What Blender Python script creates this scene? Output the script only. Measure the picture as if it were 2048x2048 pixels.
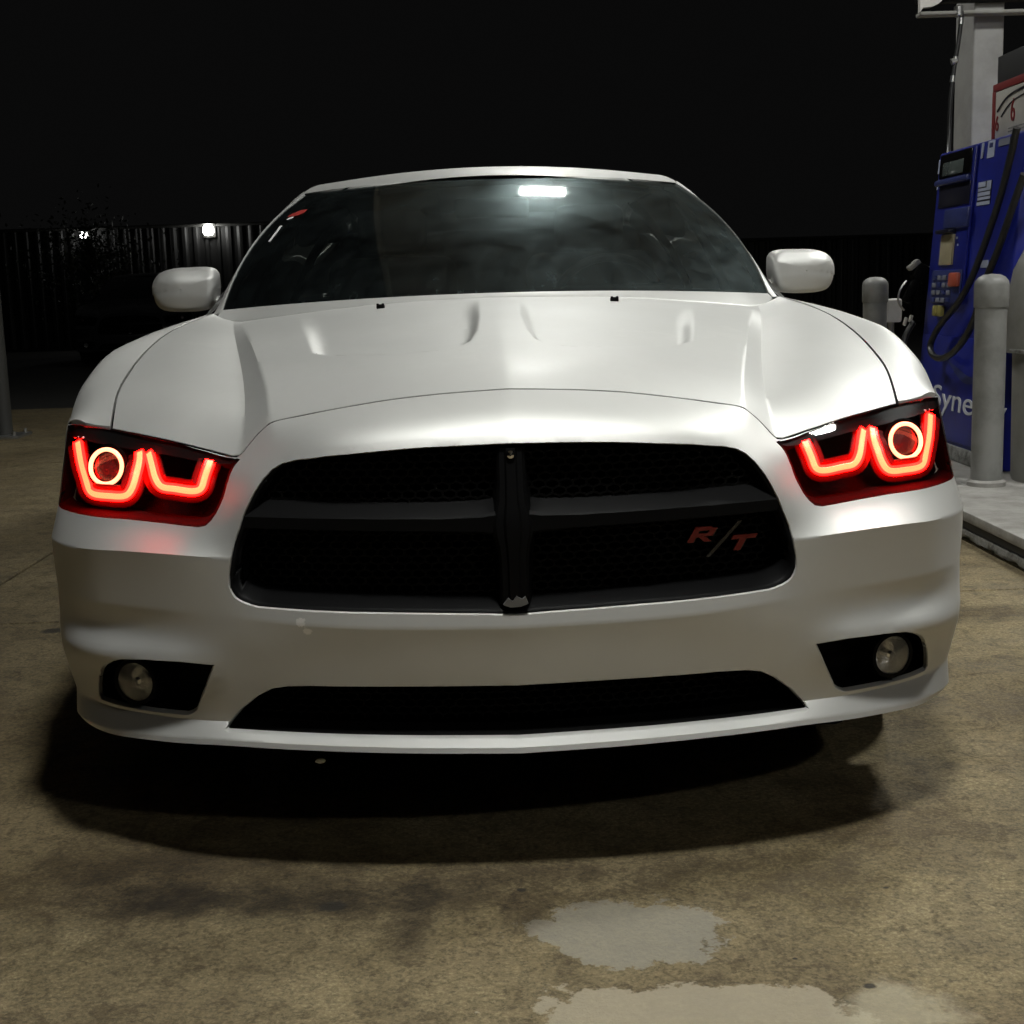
import bpy, bmesh, math, random
import numpy as np
from mathutils import Vector, Matrix
from mathutils.geometry import delaunay_2d_cdt

random.seed(7); rng = np.random.default_rng(11)
S = bpy.context.scene
for o in list(bpy.data.objects): bpy.data.objects.remove(o)

# ---------------------------------------------------------------- camera, night sky, exposure
cam = bpy.data.cameras.new('camera'); co = bpy.data.objects.new('camera', cam); S.collection.objects.link(co)
S.camera = co
CYAW, CPIT, CROL, CF = 0.0165, -0.1667, -0.0305, 2679.48
fw = Vector((math.sin(CYAW)*math.cos(CPIT), math.cos(CYAW)*math.cos(CPIT), math.sin(CPIT)))
rt = Vector((math.cos(CYAW), -math.sin(CYAW), 0)); up = rt.cross(fw)
r2 = rt*math.cos(CROL) + up*math.sin(CROL); u2 = -rt*math.sin(CROL) + up*math.cos(CROL)
co.matrix_world = Matrix(((r2.x, u2.x, -fw.x, -0.0381), (r2.y, u2.y, -fw.y, -2.2492), (r2.z, u2.z, -fw.z, 1.0376), (0, 0, 0, 1)))
cam.sensor_width = 36; cam.lens = 36*CF/2048; cam.clip_start = .05; cam.clip_end = 500
w = bpy.data.worlds.new('World'); S.world = w; w.use_nodes = True
bg = w.node_tree.nodes['Background']; bg.inputs[0].default_value = (.0029, .0029, .0029, 1); bg.inputs[1].default_value = 1.0
S.view_settings.view_transform = 'Standard'; S.view_settings.look = 'None'
S.view_settings.exposure = 0; S.view_settings.gamma = 1; S.view_settings.use_curve_mapping = False
S.cycles.use_denoising = True
S.cycles.max_bounces = 10; S.cycles.transparent_max_bounces = 16
LAMP = 232.0      # radiance of the canopy lights

# ---------------------------------------------------------------- materials
def mat(name, col, rough=.5, metal=0., spec=.5, coat=0., coat_r=.05, emit=None, es=1.):
    m = bpy.data.materials.new(name); m.use_nodes = True
    b = m.node_tree.nodes['Principled BSDF']
    b.inputs['Base Color'].default_value = (*col, 1); b.inputs['Roughness'].default_value = rough
    b.inputs['Metallic'].default_value = metal; b.inputs['Specular IOR Level'].default_value = spec
    b.inputs['Coat Weight'].default_value = coat; b.inputs['Coat Roughness'].default_value = coat_r
    if emit:
        b.inputs['Emission Color'].default_value = (*emit, 1); b.inputs['Emission Strength'].default_value = es
    return m
def nd(m, t, **k):
    n = m.node_tree.nodes.new(t)
    for a, v in k.items(): setattr(n, a, v)
    return n
def lk(m, a, b): m.node_tree.links.new(a, b)
def pbsdf(m): return m.node_tree.nodes['Principled BSDF']
def noise(m, scale, detail=4, rough=.55, vec=None, dist=0.):
    n = nd(m, 'ShaderNodeTexNoise'); n.inputs['Scale'].default_value = scale; n.inputs['Detail'].default_value = detail
    n.inputs['Roughness'].default_value = rough; n.inputs['Distortion'].default_value = dist
    if vec is not None: lk(m, vec, n.inputs['Vector'])
    return n.outputs[0]
def ramp(m, src, stops):
    r = nd(m, 'ShaderNodeValToRGB'); e = r.color_ramp.elements
    while len(e) < len(stops): e.new(.5)
    for x, (p, c) in zip(e, stops): x.position = p; x.color = (*c, 1) if not isinstance(c, (int, float)) else (c, c, c, 1)
    lk(m, src, r.inputs[0]); return r.outputs[0]
def mix(m, f, a, b, t='MIX'):
    n = nd(m, 'ShaderNodeMix', data_type='RGBA', blend_type=t)
    for s, v in ((n.inputs[0], f), (n.inputs[6], a), (n.inputs[7], b)):
        if isinstance(v, (int, float)): s.default_value = v
        elif isinstance(v, tuple): s.default_value = (*v, 1)
        else: lk(m, v, s)
    return n.outputs[2]
def mth(m, op, a, b=None, clamp=False):
    n = nd(m, 'ShaderNodeMath', operation=op, use_clamp=clamp)
    for s, v in ((n.inputs[0], a), (n.inputs[1], b)):
        if v is None: continue
        if isinstance(v, (int, float)): s.default_value = v
        else: lk(m, v, s)
    return n.outputs[0]
def bump(m, h, strength, dist):
    b = nd(m, 'ShaderNodeBump'); b.inputs['Strength'].default_value = strength; b.inputs['Distance'].default_value = dist
    lk(m, h, b.inputs['Height']); lk(m, b.outputs[0], pbsdf(m).inputs['Normal']); return b.outputs[0]

def obj_vec(m): return nd(m, 'ShaderNodeTexCoord').outputs['Object']

PAINT = mat('silver_paint', (.60, .60, .58), .5, .60, .5, .05, .2)
v = obj_vec(PAINT)
dust = ramp(PAINT, noise(PAINT, 3.5, 6, .65, v), [(.35, 0.), (.75, 1.)])
spk = ramp(PAINT, noise(PAINT, 260, 2, .5, v), [(.70, 0.), (.78, 1.)])
lk(PAINT, mix(PAINT, mth(PAINT, 'MULTIPLY', dust, .30), (.62, .62, .605), (.54, .535, .51)), pbsdf(PAINT).inputs['Base Color'])
chip = None
for pc, pr in (((-.378, .045, .468), .016), ((-.366, .045, .452), .013), ((-.392, .045, .456), .008)):
    vd = nd(PAINT, 'ShaderNodeVectorMath', operation='DISTANCE'); lk(PAINT, v, vd.inputs[0]); vd.inputs[1].default_value = pc
    q = mth(PAINT, 'SUBTRACT', 1, mth(PAINT, 'DIVIDE', vd.outputs['Value'], pr), True); chip = q if chip is None else mth(PAINT, 'MAXIMUM', chip, q)
chip = mth(PAINT, 'MULTIPLY', ramp(PAINT, mth(PAINT, 'ADD', chip, mth(PAINT, 'MULTIPLY', mth(PAINT, 'SUBTRACT', noise(PAINT, 130, 4, .7, v), .5), 1.3)), [(.42, 0.), (.58, 1.)]), mth(PAINT, 'GREATER_THAN', chip, .02))
old = pbsdf(PAINT).inputs['Base Color'].links[0].from_socket
c1 = mix(PAINT, mth(PAINT, 'MULTIPLY', chip, .8), old, (.95, .93, .9)); lk(PAINT, mix(PAINT, mth(PAINT, 'MULTIPLY', spk, .35), c1, (.80, .80, .78)), pbsdf(PAINT).inputs['Base Color'])
lk(PAINT, mth(PAINT, 'ADD', mth(PAINT, 'MULTIPLY', dust, .08), .50), pbsdf(PAINT).inputs['Roughness'])
lk(PAINT, mth(PAINT, 'ADD', mth(PAINT, 'MULTIPLY', dust, .18), .16), pbsdf(PAINT).inputs['Coat Roughness'])
bump(PAINT, noise(PAINT, 900, 1, .5, v), .04, .001)

BLACK = mat('black_plastic', (.0035, .0035, .0035), .55, spec=.06)
bv = obj_vec(BLACK); bump(BLACK, noise(BLACK, 700, 2, .5, bv), .12, .001)
SATIN = mat('satin_black_trim', (.004, .004, .0043), .5, spec=.07)
DARK = mat('underbody_black', (.003, .003, .003), .9, spec=.03)
GLOSSB = mat('gloss_black', (.006, .006, .006), .12)
RUBBER = mat('rubber', (.015, .015, .015), .75)
RIM = mat('alloy', (.5, .5, .5), .3, 1.)
CHROME = mat('chrome', (.75, .75, .75), .10, 1.)
MIRG = mat('mirror_glass', (.8, .8, .8), .02, 1.)
CABIN = mat('cabin_fabric', (.010, .010, .010), .85)
DASH = mat('dash_vinyl', (.02, .022, .022), .6)
WHEELR = mat('steering_leather', (.035, .035, .037), .38)
PLASTG = mat('seat_plastic', (.06, .06, .06), .5)

def glass(name, tint, refl_r, base=.0, dirt=None, ior=1.5):
    """thin pane: tinted see-through plus a mirror-like reflection that grows towards grazing angles"""
    m = bpy.data.materials.new(name); m.use_nodes = True; nt = m.node_tree
    nt.nodes.remove(nt.nodes['Principled BSDF']); out = nt.nodes['Material Output']
    tr = nd(m, 'ShaderNodeBsdfTransparent'); tr.inputs[0].default_value = (*tint, 1)
    gl = nd(m, 'ShaderNodeBsdfGlossy'); gl.inputs['Roughness'].default_value = refl_r; gl.inputs[0].default_value = (1, 1, 1, 1)
    fr = nd(m, 'ShaderNodeFresnel'); fr.inputs[0].default_value = ior
    mx = nd(m, 'ShaderNodeMixShader')
    lk(m, mth(m, 'ADD', fr.outputs[0], base, True), mx.inputs[0]); lk(m, tr.outputs[0], mx.inputs[1]); lk(m, gl.outputs[0], mx.inputs[2])
    last = mx.outputs[0]
    if dirt:
        df = nd(m, 'ShaderNodeBsdfGlossy'); df.inputs['Roughness'].default_value = dirt[1]; df.inputs[0].default_value = (*dirt[2], 1)
        m2 = nd(m, 'ShaderNodeMixShader')
        tc = nd(m, 'ShaderNodeTexCoord').outputs['Object']; sm = None
        for piv in ((.62, 1.55, 1.0), (-.08, 1.5, 1.02)):     # arcs left by the wipers
            vd = nd(m, 'ShaderNodeVectorMath', operation='DISTANCE'); lk(m, tc, vd.inputs[0]); vd.inputs[1].default_value = piv
            cb = nd(m, 'ShaderNodeCombineXYZ'); lk(m, mth(m, 'MULTIPLY', vd.outputs['Value'], 26), cb.inputs[0])
            wob = mth(m, 'MULTIPLY', noise(m, 2.2, 3, .5, tc), 2.0); lk(m, wob, cb.inputs[1])
            q = ramp(m, noise(m, 1.0, 5, .7, cb.outputs[0]), [(.34, .25), (.74, 1.)])
            sm = q if sm is None else mth(m, 'MULTIPLY', mth(m, 'ADD', sm, q), .5)
        sm = mth(m, 'MULTIPLY', sm, ramp(m, noise(m, 3.2, 6, .7, tc, .5), [(.34, .12), (.66, 1.2)]))
        lk(m, mth(m, 'MULTIPLY', sm, dirt[0]), m2.inputs[0]); lk(m, last, m2.inputs[1]); lk(m, df.outputs[0], m2.inputs[2]); last = m2.outputs[0]
    lk(m, last, out.inputs[0]); return m
WSG = glass('windscreen_glass', (.26, .28, .27), .05, .01, (.18, .36, (.68, .86, .88)))
SIDEG = glass('side_glass', (.025, .027, .026), .01, .02)
LENSG = glass('lamp_lens', (.95, .95, .95), .03, .0, None, 1.2)
FOGG = glass('fog_lens', (.92, .92, .92), .08, .08)

TUBE = mat('red_light_tube', (.6, .2, .1), .4, emit=(1, .17, .060), es=3.6)
GCATCH = mat('red_glow_catcher', (.020, .003, .0025), .5, spec=.12)
SLEEVE = mat('red_light_sleeve', (.3, .03, .02), .4, emit=(1, .0009, .0006), es=85.0)
TUBE2 = mat('halo_light_ring', (.8, .5, .3), .4, emit=(1, .22, .115), es=5.0)
HOUSE = mat('lamp_housing', (.0010, .0009, .0009), .6, .0, spec=.02)
hv = obj_vec(HOUSE); bump(HOUSE, noise(HOUSE, 160, 3, .6, hv), .25, .003)
PROJ = mat('projector_lens', (.035, .02, .02), .35, .3)
pv = obj_vec(PROJ); bump(PROJ, noise(PROJ, 120, 3, .6, pv), .5, .004)
BROW = mat('lamp_brow', (.005, .005, .005), .5, spec=.12)
REDB = mat('badge_red', (.22, .014, .012), .35); GREYB = mat('badge_grey', (.06, .06, .06), .3, .6)
REFL = mat('fog_reflector', (.78, .78, .77), .22, .9)
rv = obj_vec(REFL); bump(REFL, noise(REFL, 75, 3, .6, rv), .7, .008)
STR = mat('sticker_red', (.35, .03, .025), .5); STW = mat('sticker_white', (.8, .8, .8), .4)

def ground_mat(name, far=False):
    m = mat(name, (.2, .18, .13), .85)
    g = nd(m, 'ShaderNodeNewGeometry').outputs['Position']
    sx = nd(m, 'ShaderNodeSeparateXYZ'); lk(m, g, sx.inputs[0]); X, Y = sx.outputs[0], sx.outputs[1]
    n1 = noise(m, 1.1, 8, .62, g); n2 = noise(m, 5.5, 8, .66, g, .6); n3 = noise(m, 26, 6, .7, g); n4 = noise(m, 120, 4, .75, g); n5 = noise(m, 420, 2, .6, g)
    c = mix(m, ramp(m, n1, [(.32, 0.), (.68, 1.)]), (.185, .152, .092), (.30, .25, .155))
    c = mix(m, mth(m, 'MULTIPLY', ramp(m, noise(m, 2.6, 5, .6, g), [(.48, 0.), (.66, 1.)]), .5), c, (.20, .16, .075))
    # aggregate grain
    c = mix(m, mth(m, 'MULTIPLY', ramp(m, noise(m, 62, 5, .76, g, .6), [(.38, 1.), (.55, 0.)]), .78), c, (.10, .082, .048))
    c = mix(m, mth(m, 'MULTIPLY', ramp(m, n4, [(.48, 0.), (.66, 1.)]), .62), c, (.46, .39, .26))
    c = mix(m, mth(m, 'MULTIPLY', ramp(m, n4, [(.28, 1.), (.45, 0.)]), .5), c, (.07, .058, .036))
    def ell(cx, cy, rx, ry, soft, amp, ns=9.):
        dx = mth(m, 'DIVIDE', mth(m, 'SUBTRACT', X, cx), rx); dy = mth(m, 'DIVIDE', mth(m, 'SUBTRACT', Y, cy), ry)
        d = mth(m, 'SQRT', mth(m, 'ADD', mth(m, 'MULTIPLY', dx, dx), mth(m, 'MULTIPLY', dy, dy)))
        d = mth(m, 'ADD', d, mth(m, 'MULTIPLY', mth(m, 'SUBTRACT', noise(m, ns, 7, .68, g), .5), amp))
        return ramp(m, d, [(1 - soft, 1.), (1 + soft*.4, 0.)])
    # blotchy grime at two sizes
    c = mix(m, mth(m, 'MULTIPLY', ramp(m, n2, [(.44, 0.), (.66, 1.)]), .55), c, (.42, .39, .34), 'MULTIPLY')
    c = mix(m, mth(m, 'MULTIPLY', ramp(m, noise(m, 14, 7, .72, g, 1.0), [(.48, 0.), (.62, 1.)]), .62), c, (.42, .39, .34), 'MULTIPLY')
    c = mix(m, 1.0, c, (1.02, .98, .86), 'MULTIPLY')
    c = mix(m, mth(m, 'MULTIPLY', ramp(m, noise(m, .9, 6, .6, g, .6), [(.46, 0.), (.60, 1.)]), .5), c, (.55, .50, .44), 'MULTIPLY')
    if not far:
        # bare lighter patches of the slab in front of the car
        c = mix(m, mth(m, 'MULTIPLY', ell(.165, -.225, .155, .125, .07, 2.4, 7), .70), c, (.31, .29, .235))
        c = mix(m, mth(m, 'MULTIPLY', ell(.23, -.51, .27, .13, .08, 2.4, 7), .72), c, (.44, .385, .28))
        c = mix(m, mth(m, 'MULTIPLY', ell(.52, -.50, .10, .10, .5, 1.8, 12), .6), c, (.46, .41, .29))
        # oil and damp stains, plus broad darker bands along the car's front and left
        for (cx, cy, rx, ry, soft, amp, k, col) in [
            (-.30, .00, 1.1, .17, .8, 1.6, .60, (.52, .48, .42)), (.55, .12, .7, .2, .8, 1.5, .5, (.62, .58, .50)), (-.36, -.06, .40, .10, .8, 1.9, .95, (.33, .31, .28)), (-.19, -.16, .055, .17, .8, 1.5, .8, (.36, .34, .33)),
            (.44, -.06, .23, .16, .7, 1.5, .6, (.55, .51, .40)), (.03, .0, .22, .07, .7, 1.6, .7, (.45, .42, .38)), (.0, -.14, .05, .10, .6, 1.4, .6, (.45, .41, .38)),
            (.70, .22, .26, .26, .7, 1.4, .55, (.52, .47, .42)), (-.72, .10, .30, .22, .8, 1.6, .85, (.40, .36, .30)), (-.62, -.05, .20, .09, .8, 1.8, .9, (.36, .33, .29)), (-.10, -.09, .5, .05, .8, 1.8, .6, (.5, .46, .42)), (-1.6, 1.2, .7, 1.6, .8, 1.2, .6, (.55, .52, .48)), (-.5, .1, .5, .12, .8, 1.5, .5, (.5, .46, .42)),
            (1.25, .9, .5, .5, .6, 1.6, .55, (.48, .44, .36)), (1.45, 1.75, .5, .12, .6, 1.6, .7, (.40, .36, .30)), (1.2, .45, .4, .10, .7, 1.6, .6, (.45, .40, .34))]:
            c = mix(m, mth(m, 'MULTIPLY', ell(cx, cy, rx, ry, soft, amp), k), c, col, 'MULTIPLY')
        for (cx, cy, r_) in [(-.005, -.055, .011), (.62, -.10, .006), (.41, -.33, .005), (-.47, .33, .008), (-1.44, 1.93, .05), (.50, -.42, .012), (-.33, -.09, .03)]:
            c = mix(m, mth(m, 'MULTIPLY', ell(cx, cy, r_, r_*.8, .4, .6, 60), .9), c, (.02, .017, .012))
    lk(m, c, pbsdf(m).inputs['Base Color'])
    lk(m, ramp(m, n2, [(.3, .92), (.7, .62)]), pbsdf(m).inputs['Roughness'])
    h = mth(m, 'ADD', mth(m, 'MULTIPLY', n4, .7), mth(m, 'ADD', mth(m, 'MULTIPLY', n3, 1.2), mth(m, 'MULTIPLY', n5, .4)))
    bump(m, h, .75, .006)
    return m
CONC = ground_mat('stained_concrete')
CONCF = ground_mat('forecourt_concrete', True)
ASPH = mat('asphalt', (.035, .033, .03), .9)
av = obj_vec(ASPH); lk(ASPH, mix(ASPH, noise(ASPH, 2, 6, .6, av), (.022, .021, .019), (.05, .048, .043)), pbsdf(ASPH).inputs['Base Color']); bump(ASPH, noise(ASPH, 90, 4, .7, av), .5, .01)
ISL = mat('island_concrete', (.42, .41, .38), .8)
iv = nd(ISL, 'ShaderNodeNewGeometry').outputs['Position']
lk(ISL, mix(ISL, ramp(ISL, noise(ISL, 7, 7, .65, iv), [(.35, 0.), (.7, 1.)]), (.33, .32, .30), (.19, .18, .165)), pbsdf(ISL).inputs['Base Color']); bump(ISL, noise(ISL, 60, 5, .7, iv), .5, .006)
KERB = mat('kerb_grey', (.25, .25, .235), .85); kv = nd(KERB, 'ShaderNodeNewGeometry').outputs['Position']
lk(KERB, mix(KERB, ramp(KERB, noise(KERB, 18, 6, .7, kv), [(.4, 0.), (.65, 1.)]), (.28, .28, .265), (.10, .095, .085)), pbsdf(KERB).inputs['Base Color']); bump(KERB, noise(KERB, 40, 5, .7, kv), .9, .01)
BAND = mat('kerb_band_black', (.016, .015, .013), .7)

def worn(name, col, col2, rough=.45, scale=6, spec=.5):
    m = mat(name, col, rough, spec=spec); q = obj_vec(m)
    lk(m, mix(m, ramp(m, noise(m, scale, 7, .65, q), [(.42, 0.), (.72, 1.)]), col, col2), pbsdf(m).inputs['Base Color'])
    bump(m, noise(m, scale*14, 3, .6, q), .12, .002); return m
BOLL = worn('bollard_grey', (.235, .235, .225), (.15, .15, .14), .5)
COL = worn('column_grey', (.30, .295, .285), (.22, .215, .205), .5)
BLUE = worn('pump_blue', (.010, .018, .25), (.009, .014, .17), .38)
BLUE2 = worn('pump_blue_light', (.03, .042, .17), (.025, .034, .13), .4)
NAVY = mat('pump_recess', (.006, .006, .018), .4)
DISP = mat('display_glass', (.10, .12, .115), .15)
CREAM = worn('receipt_cream', (.42, .38, .24), (.33, .27, .19), .5, 14)
WHITEV = mat('white_vinyl', (.42, .46, .60), .45)
WHITE = worn('white_panel', (.62, .60, .57), (.5, .48, .45), .5)
SIGNW = worn('sign_white', (.50, .48, .44), (.42, .40, .36), .5)
SIGNR = mat('sign_red', (.22, .02, .02), .5); SIGNK = mat('sign_black', (.012, .012, .012), .5)
ORNG = mat('orange_button', (.45, .09, .05), .45); YEL = mat('yellow_sleeve', (.30, .26, .07), .5)
GREYB2 = mat('button_grey', (.20, .21, .26), .5)
BIN = worn('bin_grey', (.25, .245, .225), (.18, .175, .155), .55)
STEEL = mat('brushed_steel', (.45, .45, .44), .35, .9)
HOSE = mat('hose_black', (.012, .012, .012), .45)
CANM = mat('canopy_metal', (.34, .34, .34), .5)
LAMPM = mat('canopy_lamp_glow', (.8, .8, .8), .4, emit=(.99, 1, .955), es=LAMP)
LAMPM2 = mat('canopy_lamp_glow_back', (.8, .8, .8), .4, emit=(.99, 1, .955), es=LAMP*.6)
WLAMP = mat('wall_lamp_glow', (.8, .8, .8), .4, emit=(1, 1, .96), es=30)
WLAMP2 = mat('far_lamp_glow', (.8, .8, .8), .4, emit=(1, 1, .98), es=16)
FENCE = mat('corrugated_metal', (.014, .014, .0135), .55, .1)
BARK = mat('bark', (.05, .04, .03), .9); LEAF = mat('leaf', (.03, .04, .02), .6)
POLE = mat('pole_grey', (.035, .035, .032), .6)
DPAINT = mat('dark_paint', (.02, .02, .022), .3, .3, coat=.5)

# ---------------------------------------------------------------- object helpers
def link(o, parent=None):
    S.collection.objects.link(o)
    if parent is not None: o.parent = parent
    return o
def mesh(name, verts, faces, m, parent=None, smooth=True, sharp=33):
    me = bpy.data.meshes.new(name)
    me.from_pydata([tuple(map(float, q)) for q in verts], [], [tuple(int(i) for i in f) for f in faces])
    me.validate(); me.materials.append(m)
    if smooth:
        me.polygons.foreach_set('use_smooth', [True]*len(me.polygons))
        me.set_sharp_from_angle(angle=math.radians(sharp))
    me.update()
    return link(bpy.data.objects.new(name, me), parent)
def bobj(name, bm, m, parent=None, smooth=True, sharp=33):
    bmesh.ops.recalc_face_normals(bm, faces=bm.faces)
    me = bpy.data.meshes.new(name); bm.to_mesh(me); bm.free(); me.materials.append(m)
    if smooth:
        me.polygons.foreach_set('use_smooth', [True]*len(me.polygons)); me.set_sharp_from_angle(angle=math.radians(sharp))
    return link(bpy.data.objects.new(name, me), parent)
def thing(name, label, cat, loc=(0, 0, 0), group=None):
    o = bpy.data.objects.new(name, None); o.location = loc; o.empty_display_size = .2; link(o)
    o['label'] = label; o['category'] = cat
    if group: o['group'] = group
    return o
def tag(o, label, cat, group=None):
    o['label'] = label; o['category'] = cat
    if group: o['group'] = group
    return o
def box_bm(c, s, bev=0., seg=2, rot=None):
    bm = bmesh.new(); bmesh.ops.create_cube(bm, size=1)
    bmesh.ops.scale(bm, vec=s, verts=bm.verts)
    if bev: bmesh.ops.bevel(bm, geom=bm.edges[:], offset=bev, segments=seg, profile=.5, affect='EDGES')
    if rot is not None: bmesh.ops.rotate(bm, cent=(0, 0, 0), matrix=rot, verts=bm.verts)
    bmesh.ops.translate(bm, vec=c, verts=bm.verts); return bm
def box(name, c, s, m, parent=None, bev=0., seg=2, rot=None): return bobj(name, box_bm(c, s, bev, seg, rot), m, parent)
def join_bm(parts):
    bm = bmesh.new()
    for p in parts:
        me = bpy.data.meshes.new('t'); p.to_mesh(me); p.free(); bm.from_mesh(me); bpy.data.meshes.remove(me)
    return bm
def lathe(name, prof, m, parent=None, c=(0, 0, 0), n=40, axis='z', sharp=33):
    vs, fs = [], []
    for r_, h in prof:
        for i in range(n):
            a = 2*math.pi*i/n; p = (r_*math.cos(a), r_*math.sin(a), h)
            if axis == 'x': p = (h, p[0], p[1])
            if axis == 'y': p = (p[0], h, p[1])
            vs.append((p[0]+c[0], p[1]+c[1], p[2]+c[2]))
    for k in range(len(prof)-1):
        for i in range(n):
            j = (i+1) % n; fs.append((k*n+i, k*n+j, (k+1)*n+j, (k+1)*n+i))
    return fixn(mesh(name, vs, fs, m, parent, True, sharp))
def fixn(o):
    bm = bmesh.new(); bm.from_mesh(o.data); bmesh.ops.recalc_face_normals(bm, faces=bm.faces); bm.to_mesh(o.data); bm.free()
    return o
def smooth_path(P, n=8):
    P = np.array(P, float); t = np.r_[0, np.cumsum(np.linalg.norm(np.diff(P, axis=0), axis=1))]
    tt = np.linspace(0, t[-1], (len(P)-1)*n + 1)
    return np.stack([nspl(t, P[:, c], tt) for c in range(P.shape[1])], 1)
def tube(name, P, r_, m, parent=None, n=10, closed=False, flat=None):
    """swept round tube along P; r_ scalar or list"""
    P = np.array(P, float); N = len(P); R = np.full(N, r_) if np.isscalar(r_) else np.array(r_)
    vs, fs = [], []; ref = None
    for i in range(N):
        if closed: d = P[(i+1) % N] - P[i-1]
        else: d = P[min(i+1, N-1)] - P[max(i-1, 0)]
        d = d/ (np.linalg.norm(d)+1e-9)
        if ref is None:
            ref = np.array([0, 0, 1.]) if abs(d[2]) < .9 else np.array([0, 1., 0])
        a = ref - d*(ref@d); a /= np.linalg.norm(a); ref = a; b = np.cross(d, a)
        for k in range(n):
            t = 2*math.pi*k/n; vs.append(P[i] + R[i]*(a*math.cos(t) + b*math.sin(t)))
    M = N if closed else N-1
    for i in range(M):
        for k in range(n):
            j = (i+1) % N; l = (k+1) % n; fs.append((i*n+k, i*n+l, j*n+l, j*n+k))
    if not closed: fs += [tuple(range(n))[::-1], tuple((N-1)*n+k for k in range(n))]
    return fixn(mesh(name, vs, fs, m, parent))
def grid(name, P, m, parent=None, mirror=False, sharp=33, outward=None):
    """P (a,b,3) grid of points -> quads; mirror copies it to -x"""
    P = np.array(P, float); a, b = P.shape[:2]; vs = P.reshape(-1, 3); fs = []
    for i in range(a-1):
        for j in range(b-1): fs.append((i*b+j, i*b+j+1, (i+1)*b+j+1, (i+1)*b+j))
    if mirror:
        n = len(vs); vs = np.concatenate([vs, vs*[-1, 1, 1]]); fs = fs + [tuple(n+q for q in f[::-1]) for f in fs]
    return orient(mesh(name, vs, fs, m, parent, True, sharp), outward)
BODYC = np.array([0, 2.4, .45])
def orient(o, outward=None):
    me = o.data; n = len(me.polygons)
    if not n: return o
    c = np.zeros(n*3); nn = np.zeros(n*3); me.polygons.foreach_get('center', c); me.polygons.foreach_get('normal', nn)
    c = c.reshape(-1, 3); nn = nn.reshape(-1, 3); ce = BODYC if outward is None else np.array(outward)
    d = c - ce
    bad = [i for i in range(n) if (d[i]*nn[i]).sum() < 0]
    if bad:
        for i in bad: me.polygons[i].flip()
        me.update()
    return o
def loft(curves, n_u, n_v):
    """curves: list of polylines; resample each to n_u points, spline across to n_v rows"""
    Q = []
    for c in curves:
        c = np.array(c, float); t = np.r_[0, np.cumsum(np.linalg.norm(np.diff(c, axis=0), axis=1))]; t /= t[-1]
        tt = np.linspace(0, 1, n_u); Q.append(np.stack([nspl(t, c[:, k], tt) for k in range(3)], 1))
    Q = np.array(Q); K = len(Q); out = np.zeros((n_v, n_u, 3)); s = np.linspace(0, 1, n_v)
    L = np.r_[0, np.cumsum(np.linalg.norm(np.diff(Q, axis=0), axis=2).mean(1))]; L /= L[-1]
    for j in range(n_u):
        for k in range(3): out[:, j, k] = nspl(L, Q[:, j, k], s) if K > 2 else Q[0, j, k]*(1-s) + Q[1, j, k]*s
    return out
def dens(poly, step):
    out = []
    for a, b in zip(poly, poly[1:] + poly[:1]):
        n = max(1, int(math.ceil(math.dist(a, b)/step)))
        out += [(a[0] + (b[0]-a[0])*i/n, a[1] + (b[1]-a[1])*i/n) for i in range(n)]
    return out
def spoly(P, step, closed=False):
    """smooth open polyline through P"""
    q = smooth_path(P, 6)
    return [tuple(p) for p in q]
def inside(poly, X, Y):
    c = np.zeros(len(X), bool); n = len(poly); P = np.array(poly)
    for i in range(n):
        x1, y1 = P[i]; x2, y2 = P[(i+1) % n]
        if y1 == y2: continue
        cond = ((y1 > Y) != (y2 > Y)) & (X < (x2-x1)*(Y-y1)/(y2-y1) + x1)
        c ^= cond
    return c
def pdist(poly, X, Y, closed=True):
    d = np.full(len(X), 1e9); P = np.array(poly); n = len(P)
    for i in range(n if closed else n-1):
        a = P[i]; b = P[(i+1) % n]; e = b-a; l = (e@e) + 1e-12
        t = np.clip(((X-a[0])*e[0] + (Y-a[1])*e[1])/l, 0, 1)
        d = np.minimum(d, np.hypot(X-a[0]-t*e[0], Y-a[1]-t*e[1]))
    return d
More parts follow.
